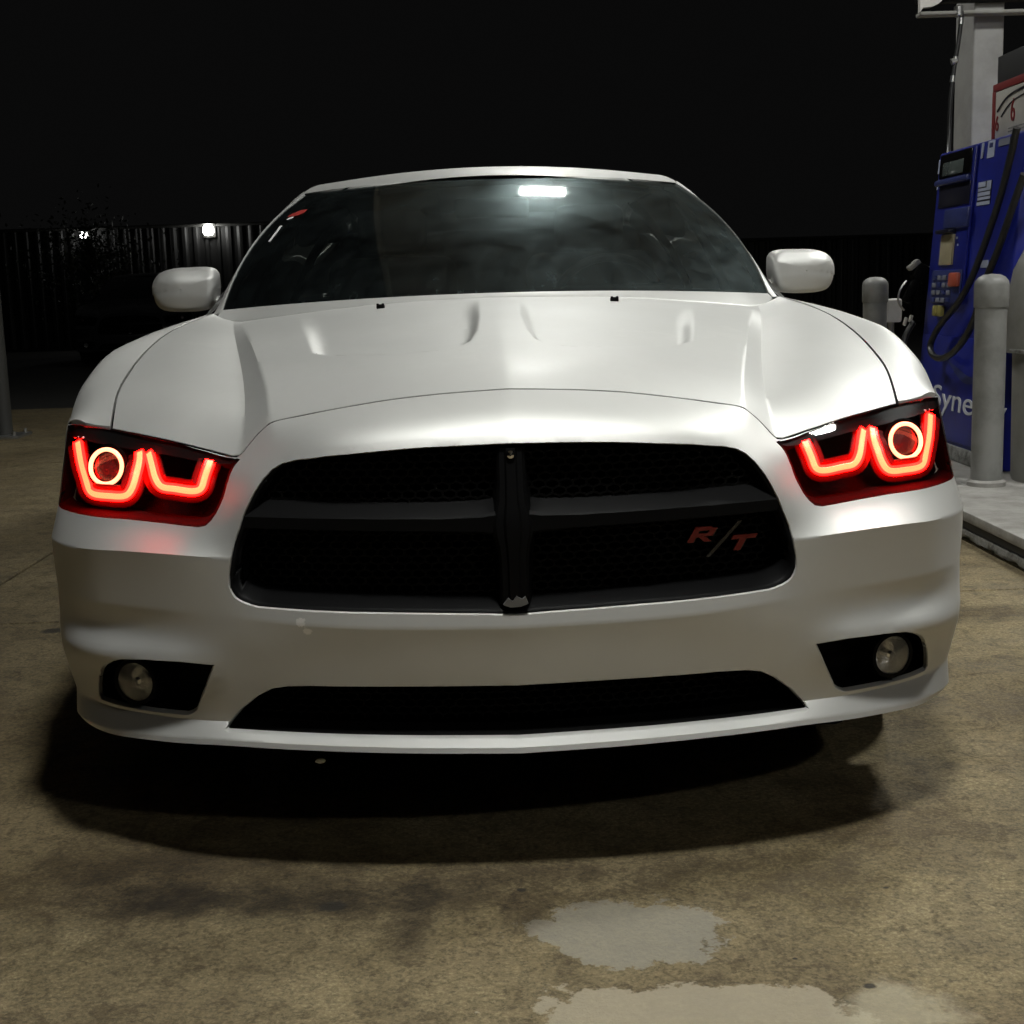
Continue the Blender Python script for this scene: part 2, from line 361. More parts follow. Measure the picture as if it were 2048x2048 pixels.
def panel(name, fun, outline, holes, du, dv, m, parent=None, flange=None, mirror=True, side=None, step=None, hole_flange=None, sharp=33, outward=None, lines=(), no_flange=()):
    """cut a panel out of the surface fun(u,v): outline and holes are (u,v) polygons"""
    step = step or min(du, dv)
    loops = [dens(outline, step)] + [dens(h, step) for h in holes]
    us = [p[0] for p in loops[0]]; vs_ = [p[1] for p in loops[0]]
    U, V = np.meshgrid(np.arange(min(us)+du*.5, max(us), du), np.arange(min(vs_)+dv*.5, max(vs_), dv)); U = U.ravel(); V = V.ravel()
    ok = inside(loops[0], U, V) & (pdist(loops[0], U, V) > step*.55)
    for h in loops[1:]: ok &= ~inside(h, U, V) & (pdist(h, U, V) > step*.55)
    pts = [Vector(p) for l in loops for p in l]; edges = []; k = 0
    for l in loops:
        n = len(l); edges += [(k+i, k+(i+1) % n) for i in range(n)]; k += n
    pts += [Vector((a, b)) for a, b in zip(U[ok], V[ok])]
    if lines:
        U, V = U[ok], V[ok]; ok = np.ones(len(U), bool)
        for l in lines: ok &= pdist(l, U, V, False) > step*.5
        pts = pts[:k] + [Vector((a, b)) for a, b in zip(U[ok], V[ok])]
        for l in lines:
            P = np.array(l); st = len(pts)
            pts += [Vector(q) for q in l]; edges += [(st+i, st+i+1) for i in range(len(l)-1)]
    v2, e2, f2, ov, _, _ = delaunay_2d_cdt(pts, edges, [], 0, 1e-6)
    A = np.array([tuple(p) for p in v2]); F = np.array([tuple(f) for f in f2 if len(f) == 3])
    c = A[F].mean(1); ok = inside(loops[0], c[:, 0], c[:, 1])
    for h in loops[1:]: ok &= ~inside(h, c[:, 0], c[:, 1])
    F = F[ok]
    X = fun(A[:, 0], A[:, 1])
    verts = list(X); faces = [tuple(f) for f in F]
    orig = {}
    for i, l in enumerate(ov):
        for q in l: orig[q] = i
    k = 0
    for li, l in enumerate(loops):
        n = len(l); fl = flange if li == 0 else (None if (li-1) in no_flange else hole_flange)
        if fl:
            prev = [orig[k+i] for i in range(n)]
            base = X[prev]
            for off in fl:
                st = len(verts); verts += list(off(base) if callable(off) else base + np.array(off))
                for i in range(n):
                    j = (i+1) % n
                    if li == 0 and mirror and abs(l[i][0]) < 1e-6 and abs(l[j][0]) < 1e-6: continue
                    faces.append((prev[i], prev[j], st+j, st+i))
                prev = list(range(st, st+n))
        k += n
    verts = np.array(verts)
    if side == -1: verts = verts*[-1, 1, 1]
    if mirror and side is None:
        n = len(verts); verts = np.concatenate([verts, verts*[-1, 1, 1]]); faces = faces + [tuple(n+q for q in f[::-1]) for f in faces]
    return orient(mesh(name, verts, faces, m, parent, True, sharp), outward)

# ---------------------------------------------------------------- curves and surfaces of the car body
def nspl(xk, yk, x):
    """natural cubic spline, linear beyond the ends"""
    xk = np.asarray(xk, float); yk = np.asarray(yk, float); x = np.asarray(x, float)
    n = len(xk)
    h = np.diff(xk); d = np.diff(yk) / h
    A = np.eye(n); b = np.zeros(n)
    for i in range(1, n - 1):
        A[i, i-1] = h[i-1]; A[i, i] = 2*(h[i-1] + h[i]); A[i, i+1] = h[i]
        b[i] = 6*(d[i] - d[i-1])
    m = np.linalg.solve(A, b)
    i = np.clip(np.searchsorted(xk, x) - 1, 0, n - 2)
    xc = np.clip(x, xk[0], xk[-1])
    t = xc - xk[i]
    c1 = d[i] - h[i]*(2*m[i] + m[i+1])/6
    y = yk[i] + t*(c1 + t*(m[i]/2 + t*(m[i+1] - m[i])/(6*h[i])))
    s0 = d[0] - h[0]*(2*m[0] + m[1])/6
    sN = d[-1] + h[-1]*(2*m[-1] + m[-2])/6
    return y + np.where(x < xk[0], (x - xk[0])*s0, 0) + np.where(x > xk[-1], (x - xk[-1])*sN, 0)

def pchip(xk, yk, x):
    """shape keeping cubic through the knots"""
    xk = np.asarray(xk, float); yk = np.asarray(yk, float); h = np.diff(xk); d = np.diff(yk)/h; n = len(xk)
    m = np.zeros(n); m[0] = d[0]; m[-1] = d[-1]
    for i in range(1, n-1):
        if d[i-1]*d[i] > 0:
            w1 = 2*h[i] + h[i-1]; w2 = h[i] + 2*h[i-1]; m[i] = (w1+w2)/(w1/d[i-1] + w2/d[i])
    x = np.clip(np.asarray(x, float), xk[0], xk[-1]); i = np.clip(np.searchsorted(xk, x) - 1, 0, n-2)
    s = (x - xk[i])/h[i]
    return yk[i]*(1+2*s)*(1-s)**2 + m[i]*h[i]*s*(1-s)**2 + yk[i+1]*s*s*(3-2*s) + m[i+1]*h[i]*s*s*(s-1)

def bspl(T, Y, t):
    """batch natural cubic: T (N,n), Y (N,n,3), t (N,) -> (N,3)"""
    N, n = T.shape
    if n == 2:
        w = ((t - T[:, 0]) / (T[:, 1] - T[:, 0]))[:, None]
        return Y[:, 0]*(1 - w) + Y[:, 1]*w
    h = np.diff(T, axis=1); d = np.diff(Y, axis=1) / h[:, :, None]
    A = np.zeros((N, n, n)); b = np.zeros((N, n, 3))
    A[:, 0, 0] = 1; A[:, -1, -1] = 1
    for i in range(1, n - 1):
        A[:, i, i-1] = h[:, i-1]; A[:, i, i] = 2*(h[:, i-1] + h[:, i]); A[:, i, i+1] = h[:, i]
        b[:, i] = 6*(d[:, i] - d[:, i-1])
    m = np.linalg.solve(A, b)
    i = np.clip((t[:, None] >= T[:, 1:-1]).sum(1), 0, n - 2)
    r = np.arange(N)
    hh = h[r, i][:, None]; dd = d[r, i]; m0 = m[r, i]; m1 = m[r, i+1]
    s = (t - T[r, i])[:, None]
    c1 = dd - hh*(2*m0 + m1)/6
    return Y[r, i] + s*(c1 + s*(m0/2 + s*(m1 - m0)/(6*hh)))

def across(P, VK, v, creases):
    """P (N,K,3) knots per sample; v in VK units; spline between creases"""
    N, K, _ = P.shape
    out = np.zeros((N, 3))
    br = [0] + [c for c in creases] + [K - 1]
    v = np.clip(v, VK[0], VK[-1])
    for a, b in zip(br[:-1], br[1:]):
        sel = (v >= VK[a]) & ((v < VK[b]) if b < K - 1 else (v <= VK[b]))
        if not sel.any(): continue
        Q = P[sel][:, a:b+1]
        L = np.linalg.norm(np.diff(Q, axis=1), axis=2) + 1e-6
        T = np.concatenate([np.zeros((len(Q), 1)), np.cumsum(L, 1)], 1)
        vv = v[sel]
        i = np.clip(np.searchsorted(VK[a:b+1], vv, side='right') - 1, 0, b - a - 1)
        w = (vv - VK[a:b+1][i]) / (VK[a:b+1][i+1] - VK[a:b+1][i])
        r = np.arange(len(Q))
        t = T[r, i] + w*(T[r, i+1] - T[r, i])
        out[sel] = bspl(T, Q, t)
    return out

# ---- upper body: lines running front to back, x(y) and z(y); v index 0..9
UY = {
 0: [(.155,0,.856),(.25,0,.884),(.4,0,.914),(.8,0,.962),(1.2,0,.995),(1.5,0,1.012)],
 1: [(.18,.215,.841),(.3,.225,.876),(.45,.235,.905),(.8,.265,.950),(1.2,.29,.985),(1.52,.31,1.003)],
 2: [(.225,.438,.804),(.32,.455,.838),(.45,.482,.866),(.7,.537,.903),(1.0,.602,.931),(1.4,.686,.955),(1.56,.715,.962)],
 3: [(.20,.494,.746),(.26,.498,.776),(.4,.515,.813),(.6,.550,.850),(.8,.589,.876),(1.1,.651,.914),(1.4,.711,.948),(1.56,.74,.962)],
 4: [(.295,.63,.763),(.38,.64,.806),(.5,.655,.841),(.7,.685,.879),(.9,.72,.905),(1.1,.748,.931),(1.3,.768,.950),(1.58,.785,.975)],
 5: [(.42,.783,.785),(.55,.805,.833),(.7,.822,.866),(.9,.838,.900),(1.1,.845,.930),(1.3,.843,.954),(1.6,.805,.986)],
}
UVK = np.array([0, .22, .46, .53, .66, .83])
FY = {   # fender / side lines from the hood shut line outwards
 0: [(.42,.787,.785),(.55,.808,.833),(.7,.826,.866),(.9,.842,.900),(1.1,.849,.930),(1.3,.847,.954),(1.62,.812,.986)],
 1: [(.45,.845,.790),(.55,.862,.822),(.7,.878,.859),(.9,.889,.904),(1.1,.890,.936),(1.3,.878,.955),(1.62,.835,.981)],
 2: [(.50,.893,.788),(.6,.916,.797),(.7,.928,.834),(.8,.932,.866),(.95,.926,.908),(1.1,.917,.927),(1.3,.910,.936),(1.62,.885,.950)],
 3: [(.52,.914,.755),(.6,.931,.752),(.7,.943,.775),(.8,.949,.80),(.95,.950,.835),(1.1,.949,.85),(1.3,.945,.86),(1.62,.94,.87)],
 4: [(.52,.925,.66),(.6,.938,.655),(.8,.952,.70),(.95,.955,.71),(1.1,.954,.72),(1.3,.948,.72),(1.62,.945,.72)],
 5: [(.52,.928,.52),(.6,.937,.51),(.8,.948,.52),(.95,.95,.52),(1.3,.942,.52),(1.62,.938,.52)],
 6: [(.52,.915,.36),(.6,.925,.36),(.95,.935,.36),(1.3,.93,.36),(1.62,.925,.36)],
 7: [(.52,.90,.20),(.6,.905,.20),(.95,.91,.20),(1.3,.905,.20),(1.62,.90,.20)],
}
FVK = np.array([0, .06, .13, .20, .30, .44, .60, .76])

def ylines(D, VK, y, v, creases):
    y = np.atleast_1d(np.asarray(y, float)); v = np.atleast_1d(np.asarray(v, float))
    P = np.zeros((len(y), len(D), 3))
    for k in D:
        a = np.array(D[k])
        P[:, k, 0] = nspl(a[:, 0], a[:, 1], y)
        P[:, k, 1] = y
        P[:, k, 2] = nspl(a[:, 0], a[:, 2], y)
    return across(P, VK, v, creases)

def hood_base(y, v): return ylines(UY, UVK, y, v, [2, 3])
def fender_s(y, v): return ylines(FY, FVK, y, v, [])

# ---- front fascia: lines running across, at common stations
FS = np.array([0, .2, .38, .46, .52, .62, .735, .83, .91, 1.02, 1.13, 1.22])
_X = [0,.2,.38,.46,.52,.62,.725,.80,.862,.905,.925,.932]
def _ln(x, y, z): return np.array([x, y, z], float).T
# belt (z ~ .48)
_by = [.012,.022,.046,.066,.084,.117,.168,.219,.289,.384,.492,.60]
FL = [
 # 0 lip underside, rear edge
 _ln([0,.2,.38,.46,.52,.61,.70,.77,.82,.845,.855,.86], [.12,.13,.16,.18,.20,.235,.29,.34,.39,.43,.50,.60], [.212]*12),
 # 1 lip front bottom
 _ln([0,.2,.38,.46,.52,.61,.71,.785,.84,.872,.886,.893], [0,.010,.034,.052,.07,.107,.165,.220,.285,.36,.48,.60], [.229,.233,.237,.238,.238,.233,.226,.222,.222,.226,.232,.236]),
 # 2 lip nose, upper edge
 _ln([0,.2,.38,.46,.52,.61,.711,.788,.847,.879,.892,.898], [.003,.013,.037,.055,.073,.110,.168,.2225,.286,.361,.48,.60], [.2385,.2425,.2465,.2475,.2475,.2425,.2355,.2315,.2315,.2355,.2415,.2455]),
 # 3 base of the fascia behind the lip
 _ln([0,.2,.38,.46,.52,.615,.714,.788,.846,.881,.899,.907], [.05,.06,.08,.092,.103,.138,.199,.252,.306,.371,.48,.60], [.262,.264,.267,.27,.272,.270,.266,.266,.270,.275,.28,.285]),
 # 4 mid intake
 _ln(_X[:9]+[.898,.914,.92], [.03,.04,.062,.078,.092,.124,.18,.235,.297,.375,.485,.60], [.335,.335,.335,.335,.335,.335,.335,.335,.34,.345,.345,.345]),
 # 5 brow over the fog lamps / intake top
 _ln(_X[:9]+[.902,.920,.927], [.022,.032,.055,.071,.086,.106,.149,.199,.274,.370,.484,.60], [.39,.39,.39,.39,.392,.395,.395,.392,.39,.39,.39,.39]),
 # 6 above the brow
 _ln(_X[:9]+[.905,.923,.930], [.018,.028,.051,.068,.085,.117,.170,.222,.288,.380,.489,.60], [.42,.42,.42,.42,.42,.425,.425,.422,.42,.42,.42,.42]),
 # 7 belt
 _ln(_X, _by, [.452,.455,.463,.470,.475,.48,.48,.48,.48,.48,.48,.48]),
 # 8 below the ledge
 _ln(_X[:9]+[.909,.928,.936], [.030,.038,.058,.074,.085,.1145,.165,.216,.287,.382,.491,.60], [.545,.545,.545,.545,.548,.55,.55,.549,.547,.545,.545,.545]),
 # 9 ledge edge
 _ln(_X[:9]+[.908,.928,.936], [.034,.042,.060,.075,.085,.112,.162,.213,.284,.380,.49,.60], [.575,.575,.575,.577,.580,.585,.585,.582,.580,.578,.578,.578]),
 # 10 back of the ledge, bottom of the headlamp
 _ln([0,.2,.38,.462,.525,.62,.725,.80,.862,.898,.921,.932], [.012,.022,.048,.078,.115,.171,.219,.269,.335,.407,.509,.61], [.63,.63,.63,.63,.628,.630,.634,.636,.638,.638,.638,.638]),
 # 11 headlamp middle, side of the grille
 _ln([0,.2,.38,.458,.52,.62,.725,.80,.862,.896,.919,.932], [.024,.036,.068,.105,.165,.220,.270,.32,.385,.445,.53,.62], [.70]*12),
 # 12 top edge of the grille
 _ln([0,.2,.38,.455,.52,.62,.725,.80,.858,.890,.914,.93], [.040,.052,.096,.150,.193,.255,.325,.375,.43,.475,.55,.63], [.772,.766,.750,.742,.730,.735,.745,.752,.758,.762,.762,.762]),
]
_top = [(0,.155,.856),(.2,.178,.8425),(.385,.214,.8145),(.462,.220,.785),(.500,.197,.747),(.62,.288,.764),(.725,.366,.778),(.80,.424,.786),(.86,.462,.790),(.893,.50,.788),(.910,.56,.786),(.925,.64,.785)]
def hood_xy(x, y):
    """z of the hood or fender top at (x,y) and its v on the hood lines"""
    x = np.atleast_1d(np.asarray(x, float)); y = np.atleast_1d(np.asarray(y, float))
    lo = np.zeros(len(x)); hi = np.full(len(x), UVK[-1])
    for _ in range(40):
        m = (lo + hi)/2
        P = hood_base(y, m)
        lo = np.where(P[:, 0] < x, m, lo); hi = np.where(P[:, 0] < x, hi, m)
    return hood_base(y, (lo + hi)/2)[:, 2], (lo + hi)/2
_top = np.array(_top)
_top[:7, 2] = hood_xy(_top[:7, 0], _top[:7, 1])[0]
# the top edge gets its own denser knots: u, x, y
_td = np.array([(0,0,.155),(.1,.1,.165),(.2,.2,.178),(.29,.29,.194),(.38,.385,.214),(.425,.432,.2215),(.46,.460,.219),(.485,.476,.210),(.505,.488,.2015),(.520,.498,.200),(.545,.53,.2225),(.57,.56,.247),(.595,.59,.269),(.62,.62,.290),(.662,.66,.316),(.706,.70,.343),(.753,.74,.375),(.806,.78,.411)])
_tz = hood_xy(_td[:, 1], _td[:, 2])[0]
TOPK = np.concatenate([np.c_[_td, _tz], np.c_[FS[8:], _top[8:]]])
FL.append(_top)
FL.append(FL[-1] + np.array([0, .03, -.025]))
FVKm = np.array([0, .12, .145, .18, .25, .305, .335, .395, .46, .49, .565, .645, .72, .84, .88])
FCR = [1, 2, 3, 7, 9, 13]
_FL3 = np.array(FL)          # K,12,3
def fascia(u, v):
    u = np.atleast_1d(np.asarray(u, float)); v = np.atleast_1d(np.asarray(v, float))
    P = np.zeros((len(u), len(FL), 3))
    for k in range(len(FL)):
        for c in range(3):
            if k >= 13: P[:, k, c] = pchip(TOPK[:, 0], TOPK[:, c+1], u) + (k - 13)*(0, .014, -.034)[c]
            else: P[:, k, c] = nspl(FS, _FL3[k, :, c], u)
    return across(P, FVKm, v, FCR)

# ================================================================ setting
def struct(o):
    o['kind'] = 'structure'; return o
JX, JY = -1.873, 2.045
gr = struct(box('ground', (0, 60, -.11), (420, 340, .14), ASPH, None))
# concrete slabs of the forecourt, open joints between them
xs = [(-9.29, -5.59), (-5.57, -1.882), (-1.866, 1.824), (1.836, 5.3), (5.32, 9.0)]
ys = [(-6.6, -2.36), (-2.345, 2.038), (2.050, 6.45), (6.462, 10.9)]
for i, (x0, x1) in enumerate(xs):
    for j, (y0, y1) in enumerate(ys):
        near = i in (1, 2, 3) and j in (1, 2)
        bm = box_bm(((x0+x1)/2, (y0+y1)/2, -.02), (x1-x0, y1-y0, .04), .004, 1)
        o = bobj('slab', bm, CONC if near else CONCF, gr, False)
# pump island: top slab with a black painted band over a rough grey kerb
isl = struct(bpy.data.objects.new('pump_island', None)); link(isl)
IX0, IX1, IY0, IY1, IZ = 1.827, 3.45, .55, 8.2, .115
box('island_top', ((IX0+IX1)/2, (IY0+IY1)/2, IZ-.02), (IX1-IX0+.012, IY1-IY0+.012, .04), ISL, isl, .006, 2)
bm = box_bm(((IX0+IX1)/2, (IY0+IY1)/2, .0605), (IX1-IX0, IY1-IY0, .029)); bobj('kerb_band', bm, BAND, isl, False)
bm = bmesh.new()
n = 240; rows = []
for k in range(n+1):
    y = IY0 + (IY1-IY0)*k/n; j1 = rng.normal(0, .005) + .005*math.sin(k*.9); 
    row = [(IX0-.008+rng.normal(0, .0015), y, .046), (IX0-.014+rng.normal(0, .003), y, .028), (IX0-.010+j1*.5, y, .010+abs(j1)), (IX0+.03, y, .004), (IX0+.03, y, -.03)]
    rows.append([bm.verts.new(q) for q in row])
for a, b in zip(rows[:-1], rows[1:]):
    for q in range(4): bm.faces.new((a[q], b[q], b[q+1], a[q+1]))
bobj('kerb_face', bm, KERB, isl, True, 50)
box('kerb_core', ((IX0+IX1)/2+.03, (IY0+IY1)/2, .02), (IX1-IX0-.06, IY1-IY0-.006, .05), KERB, isl)

# far fence of corrugated sheet with a cap rail
FEY = 27.
fen = thing('corrugated_fence', 'long dark corrugated metal fence far behind the car with wall lamps on it', 'fence', (0, FEY, 0))
def corr(x0, x1, h, par, y):
    n = int((x1-x0)/.03); vs = []; fs = []
    for k in range(n+1):
        x = x0 + (x1-x0)*k/n; ph = (x % .24)/.24
        d = .032*min(1, max(0, (abs(ph-.5)-.16)/.10))
        vs += [(x, y+d, 0), (x, y+d, h)]
    fs = [(2*k, 2*k+1, 2*k+3, 2*k+2) for k in range(n)]
    return mesh('fence_sheet', vs, fs, FENCE, par, False)
for k in range(20): corr(-22 + k*1.92, -22 + (k+1)*1.92 - .004, 2.50 if k < 12 else 1.85, fen, 0)
tube('cap_rail', [(-22, -.03, 2.52), (1.04, -.03, 2.52)], .035, POLE, fen, 8)
tube('cap_rail', [(1.06, -.03, 1.87), (16.4, -.03, 1.87)], .035, POLE, fen, 8)

def wall_lamp(x, y, z, s, glow, label):
    t = thing('wall_lamp', label, 'lamp', (x, y, z), 'wall lamps on the far fence')
    box('lamp_back', (0, .02, 0), (s*1.1, .05, s*1.2), POLE, t, .01)
    box('lamp_hood', (0, -.12, s*.62), (s*1.15, .26, .04), POLE, t, .01)
    lathe('lamp_globe', [(.001, -s*.45), (s*.32, -s*.40), (s*.48, -s*.12), (s*.47, s*.2), (s*.3, s*.5), (.001, s*.55)], glow, t, (0, -.11, 0), 20)
    box('lamp_arm', (0, -.06, -s*.55), (.05, .14, .05), POLE, t)
wall_lamp(-5.80, 26.93, 2.40, .24, WLAMP, 'bright white wall lamp lighting the fence ribs beside the car roof pillar')
wall_lamp(-8.42, 26.93, 2.36, .17, WLAMP2, 'smaller white wall lamp shining through the dark tree')

# bare-ish tree in front of the second lamp
tr = thing('small_tree', 'dark loose leaved tree in front of the smaller wall lamp', 'tree', (-7.6, 24.2, 0))
tube('trunk', smooth_path([(0, 0, 0), (.05, .02, .7), (-.04, 0, 1.3), (.03, .03, 2.0)], 4), [.09 - .004*i for i in range(13)], BARK, tr, 8)
for k in range(9):
    a = rng.uniform(0, 6.28); z0 = rng.uniform(.9, 1.9); L = rng.uniform(.5, .95)
    tube('limb', smooth_path([(0, 0, z0), (L*.5*math.cos(a), L*.5*math.sin(a), z0+.18), (L*math.cos(a), L*math.sin(a), z0+.25)], 3), [.03, .026, .022, .018, .014, .011, .007], BARK, tr, 6)
vs = []; fs = []
for k in range(2600):
    a = rng.uniform(0, 6.28); rr = abs(rng.normal(0, .55)); z = 1.75 + rng.normal(0, .42)
    c = np.array([rr*math.cos(a)*1.25, rr*math.sin(a), z]); d1 = rng.normal(0, 1, 3); d1 /= np.linalg.norm(d1); d2 = np.cross(d1, rng.normal(0, 1, 3)); d2 /= np.linalg.norm(d2)
    s = rng.uniform(.03, .06); i = len(vs)
    vs += [c-d1*s, c+d2*s*.5, c+d1*s, c-d2*s*.5]; fs.append((i, i+1, i+2, i+3))
mesh('crown', vs, fs, LEAF, tr, False)

po = thing('steel_post', 'plain grey steel post at the left edge beyond the car', 'post', (-3.80, 8.2, 0))
lathe('shaft', [(.075, 0), (.075, 4.6), (.001, 4.62)], POLE, po, (0, 0, 0), 20)
box('base_plate', (0, 0, .012), (.34, .34, .024), STEEL, po, .006)
for sx in (-1, 1):
    for sy in (-1, 1): lathe('bolt', [(.014, .02), (.014, .055), (.001, .058)], STEEL, po, (sx*.13, sy*.13, 0), 8)

# canopy over the pumps with recessed lights
can = struct(bpy.data.objects.new('canopy', None)); link(can)
CX0, CX1, CY0, CY1, CZ = -1.15, 7.6, -6.6, 10.4, 4.75
LAMPS = [(.32, -1.05), (.60, 6.8), (3.4, 2.0), (4.4, 6.8), (4.2, -5.6)]
nx = int(round((CX1-CX0)/.61)); 
for i in range(nx):
    x0 = CX0 + (CX1-CX0)*i/nx; x1 = CX0 + (CX1-CX0)*(i+1)/nx
    box('ceiling_panel', ((x0+x1)/2, (CY0+CY1)/2, CZ+.03), (x1-x0-.012, CY1-CY0, .05), CANM, can)
box('canopy_deck', ((CX0+CX1)/2, (CY0+CY1)/2, CZ+.5), (CX1-CX0, CY1-CY0, .85), CANM, can)
for (cx, cy, sx, sy) in [((CX0+CX1)/2, CY0-.03, CX1-CX0+.12, .05), ((CX0+CX1)/2, CY1+.03, CX1-CX0+.12, .05), (CX0-.03, (CY0+CY1)/2, .05, CY1-CY0), (CX1+.03, (CY0+CY1)/2, .05, CY1-CY0)]:
    box('fascia_board', (cx, cy, CZ+.45), (sx, sy, 1.0), WHITE, can, .01)
k = 0
names = ['canopy light straight above the car bonnet', 'canopy light above the boot of the silver car', 'canopy light over the far lane beside the pump', 'canopy light over the far lane at the back', 'canopy light over the far lane in front']
if True:
    for x, y in LAMPS:
        t = thing('canopy_light', 'square white ' + names[k], 'lamp', (x, y, CZ), 'square lights in the canopy ceiling'); k += 1
        box('light_diffuser', (0, 0, -.022), (.46, .46, .012), LAMPM if (-3 < y < 3 or x > 4.3) else LAMPM2, t)
        bm = join_bm([box_bm((0, sy*.255, -.02), (.56, .05, .05)) for sy in (-1, 1)] + [box_bm((sx*.255, 0, -.02), (.05, .46, .05)) for sx in (-1, 1)])
        bobj('light_frame', bm, WHITE, t, False)

colm = thing('canopy_column', 'square grey steel column rising behind the blue pump to the canopy', 'column', (2.70, 5.29, IZ))
bm = box_bm((0, 0, (CZ-IZ)/2), (.165, .28, CZ-IZ), .012, 3); bobj('shaft', bm, COL, colm)
box('base_plate', (0, 0, .012), (.36, .44, .024), STEEL, colm, .004)

# overhead hose support: white box with a dark arched underside
arm = thing('hose_support', 'white overhead hose support box across the column top with dark arched underside', 'hose support', (2.30, 5.10, 2.375))
pts = [(0, .005), (0, .30), (.95, .30), (.95, .0)]
bm = box_bm((.475, .035, .20), (.95, .05, .26), .008); bobj('back_panel', bm, BROW, arm)
arc = [(0.004, .018), (.02, .04)] + [(.03+.10*math.sin(a)**1, .04 + .062*(1-math.cos(a))) for a in np.linspace(.3, math.pi/2, 6)] + [(.2, .108), (.95, .125), (.95, .30), (0, .30)]
bm = bmesh.new(); f_ = [bm.verts.new((x, -.03, z)) for x, z in arc]; b_ = [bm.verts.new((x, .008, z)) for x, z in arc]
bm.faces.new(f_); bm.faces.new(b_[::-1])
for i in range(len(arc)): bm.faces.new((f_[i], b_[i], b_[(i+1) % len(arc)], f_[(i+1) % len(arc)]))
bobj('front_panel', bm, WHITE, arm, False)
box('underside_tray', (.475, .005, .010), (.94, .085, .018), BIN, arm, .004)
for x in (.21, .72): lathe('hose_clamp', [(.018, -.05), (.024, -.045), (.024, .0), (.018, .005)], STEEL, arm, (x, -.02, .04), 14)

# ---------------------------------------------------------------- blue pump (local frame: a = along the lane, b = up the sloping face, c = out of the face)
pump = thing('fuel_pump', 'blue fuel pump with black screens, white lettering and hoses on the island', 'fuel pump', (2.30, 3.90, IZ))
TH = math.atan2(.12, 1.55); ct, st = math.cos(TH), math.sin(TH)
def P3(y, z, c=0.):
    """y along the lane, z height in the world, c metres out of the sloping face -> pump local"""
    b = z - IZ
    return (b*.12/1.55 - c*ct, y - 3.90, b + c*st)
PROT = Matrix.Rotation(TH, 3, 'Y')
def pbox(name, y0, y1, z0, z1, c0, c1, m, par=None, bev=.004):
    """box on the face between y0..y1, z0..z1 standing out from c0 to c1"""
    p = P3((y0+y1)/2, (z0+z1)/2, (c0+c1)/2)
    return box(name, p, (abs(c1-c0), abs(y1-y0), abs(z1-z0)), m, par or pump, min(bev, abs(c1-c0)*.45), 2, PROT)
PY0, PY1, PZ1 = 3.90, 5.055, 1.665
# cabinet
prof = [(0, 0), (.12*(PZ1-IZ)/1.55, PZ1-IZ), (.50, PZ1-IZ), (.56, 0)]
bm = bmesh.new(); a_ = [bm.verts.new((x, 0, z)) for x, z in prof]; b_ = [bm.verts.new((x, PY1-PY0, z)) for x, z in prof]
bm.faces.new(a_); bm.faces.new(b_[::-1])
for i in range(4): bm.faces.new((a_[i], b_[i], b_[(i+1) % 4], a_[(i+1) % 4]))
bmesh.ops.recalc_face_normals(bm, faces=bm.faces); bmesh.ops.bevel(bm, geom=bm.edges[:], offset=.014, segments=3, profile=.5, affect='EDGES')
bobj('cabinet', bm, BLUE, pump)
pbox('face_module', 4.47, 4.985, .90, 1.655, .0, .018, BLUE, None, .008)
pbox('screen_bezel', 4.50, 4.96, 1.522, 1.645, .018, .026, GLOSSB)
pbox('display', 4.60, 4.90, 1.533, 1.60, .026, .029, DISP, None, .001)
pbox('module_ledge', 4.49, 4.975, 1.486, 1.515, .016, .045, BLUE2, None, .01)
pbox('lower_screen', 4.485, 4.935, 1.373, 1.483, .018, .024, NAVY)
pbox('card_panel', 4.455, 4.80, 1.26, 1.358, .016, .034, BLUE2, None, .01)
pbox('receipt_hood', 4.63, 4.835, 1.235, 1.255, .016, .06, NAVY, None, .006)
pbox('receipt_window', 4.635, 4.82, 1.077, 1.232, .018, .030, CREAM, None, .003)
kp = pbox('keypad', 4.48, 4.912, .885, 1.052, .016, .028, BLUE2, None, .006)
for r_ in range(4):
    for c_ in range(4):
        y = 4.60 + c_*.075; z = 1.025 - r_*.038
        pbox('key', y, y+.048, z-.024, z, .028, .036, GREYB2 if (r_+c_) % 3 else BLUE2, None, .003)
pbox('stop_button', 4.468, 4.595, .966, 1.037, .028, .052, ORNG, None, .012)
for y0 in (4.725, 4.80): pbox('grade_button', y0, y0+.055, .815, .872, .004, .03, YEL, None, .008)
pbox('side_sticker', 5.03, 5.05, 1.56, 1.633, .001, .003, WHITEV, None, .0); pbox('side_sticker', 5.025, 5.045, 1.477, 1.525, .001, .003, WHITEV, None, .0)
pbox('side_sticker', 4.99, 5.006, 1.165, 1.275, .001, .003, GREYB2, None, .0)
lab = pbox('pump_label', 4.25, 4.425, 1.357, 1.47, .001, .003, NAVY, None, .0)
for k_, (y0, y1, z0, z1) in enumerate([(4.33, 4.425, 1.445, 1.469), (4.255, 4.31, 1.43, 1.469), (4.262, 4.42, 1.425, 1.438), (4.262, 4.42, 1.402, 1.419), (4.252, 4.42, 1.383, 1.396), (4.252, 4.424, 1.358, 1.374)]):
    pbox('label_line', y0, y1, z0, z1, .003, .0042, WHITEV, None, .0)
ic = pbox('pump_icon', 4.262, 4.350, 1.577, 1.656, .001, .003, WHITEV, None, .0)
pbox('icon_window', 4.285, 4.328, 1.624, 1.645, .003, .004, BLUE2, None, .0)
pbox('maker_plate', 4.08, 4.215, 1.618, 1.650, .001, .003, GREYB2, None, .0)
pbox('white_notice', 4.19, 4.282, 1.058, 1.094, .001, .004, WHITEV, None, .0)
pbox('round_mark', 4.60, 4.612, 1.205, 1.217, .018, .021, WHITEV, None, .0); pbox('round_mark', 4.58, 4.592, 1.17, 1.182, .018, .021, WHITEV, None, .0)
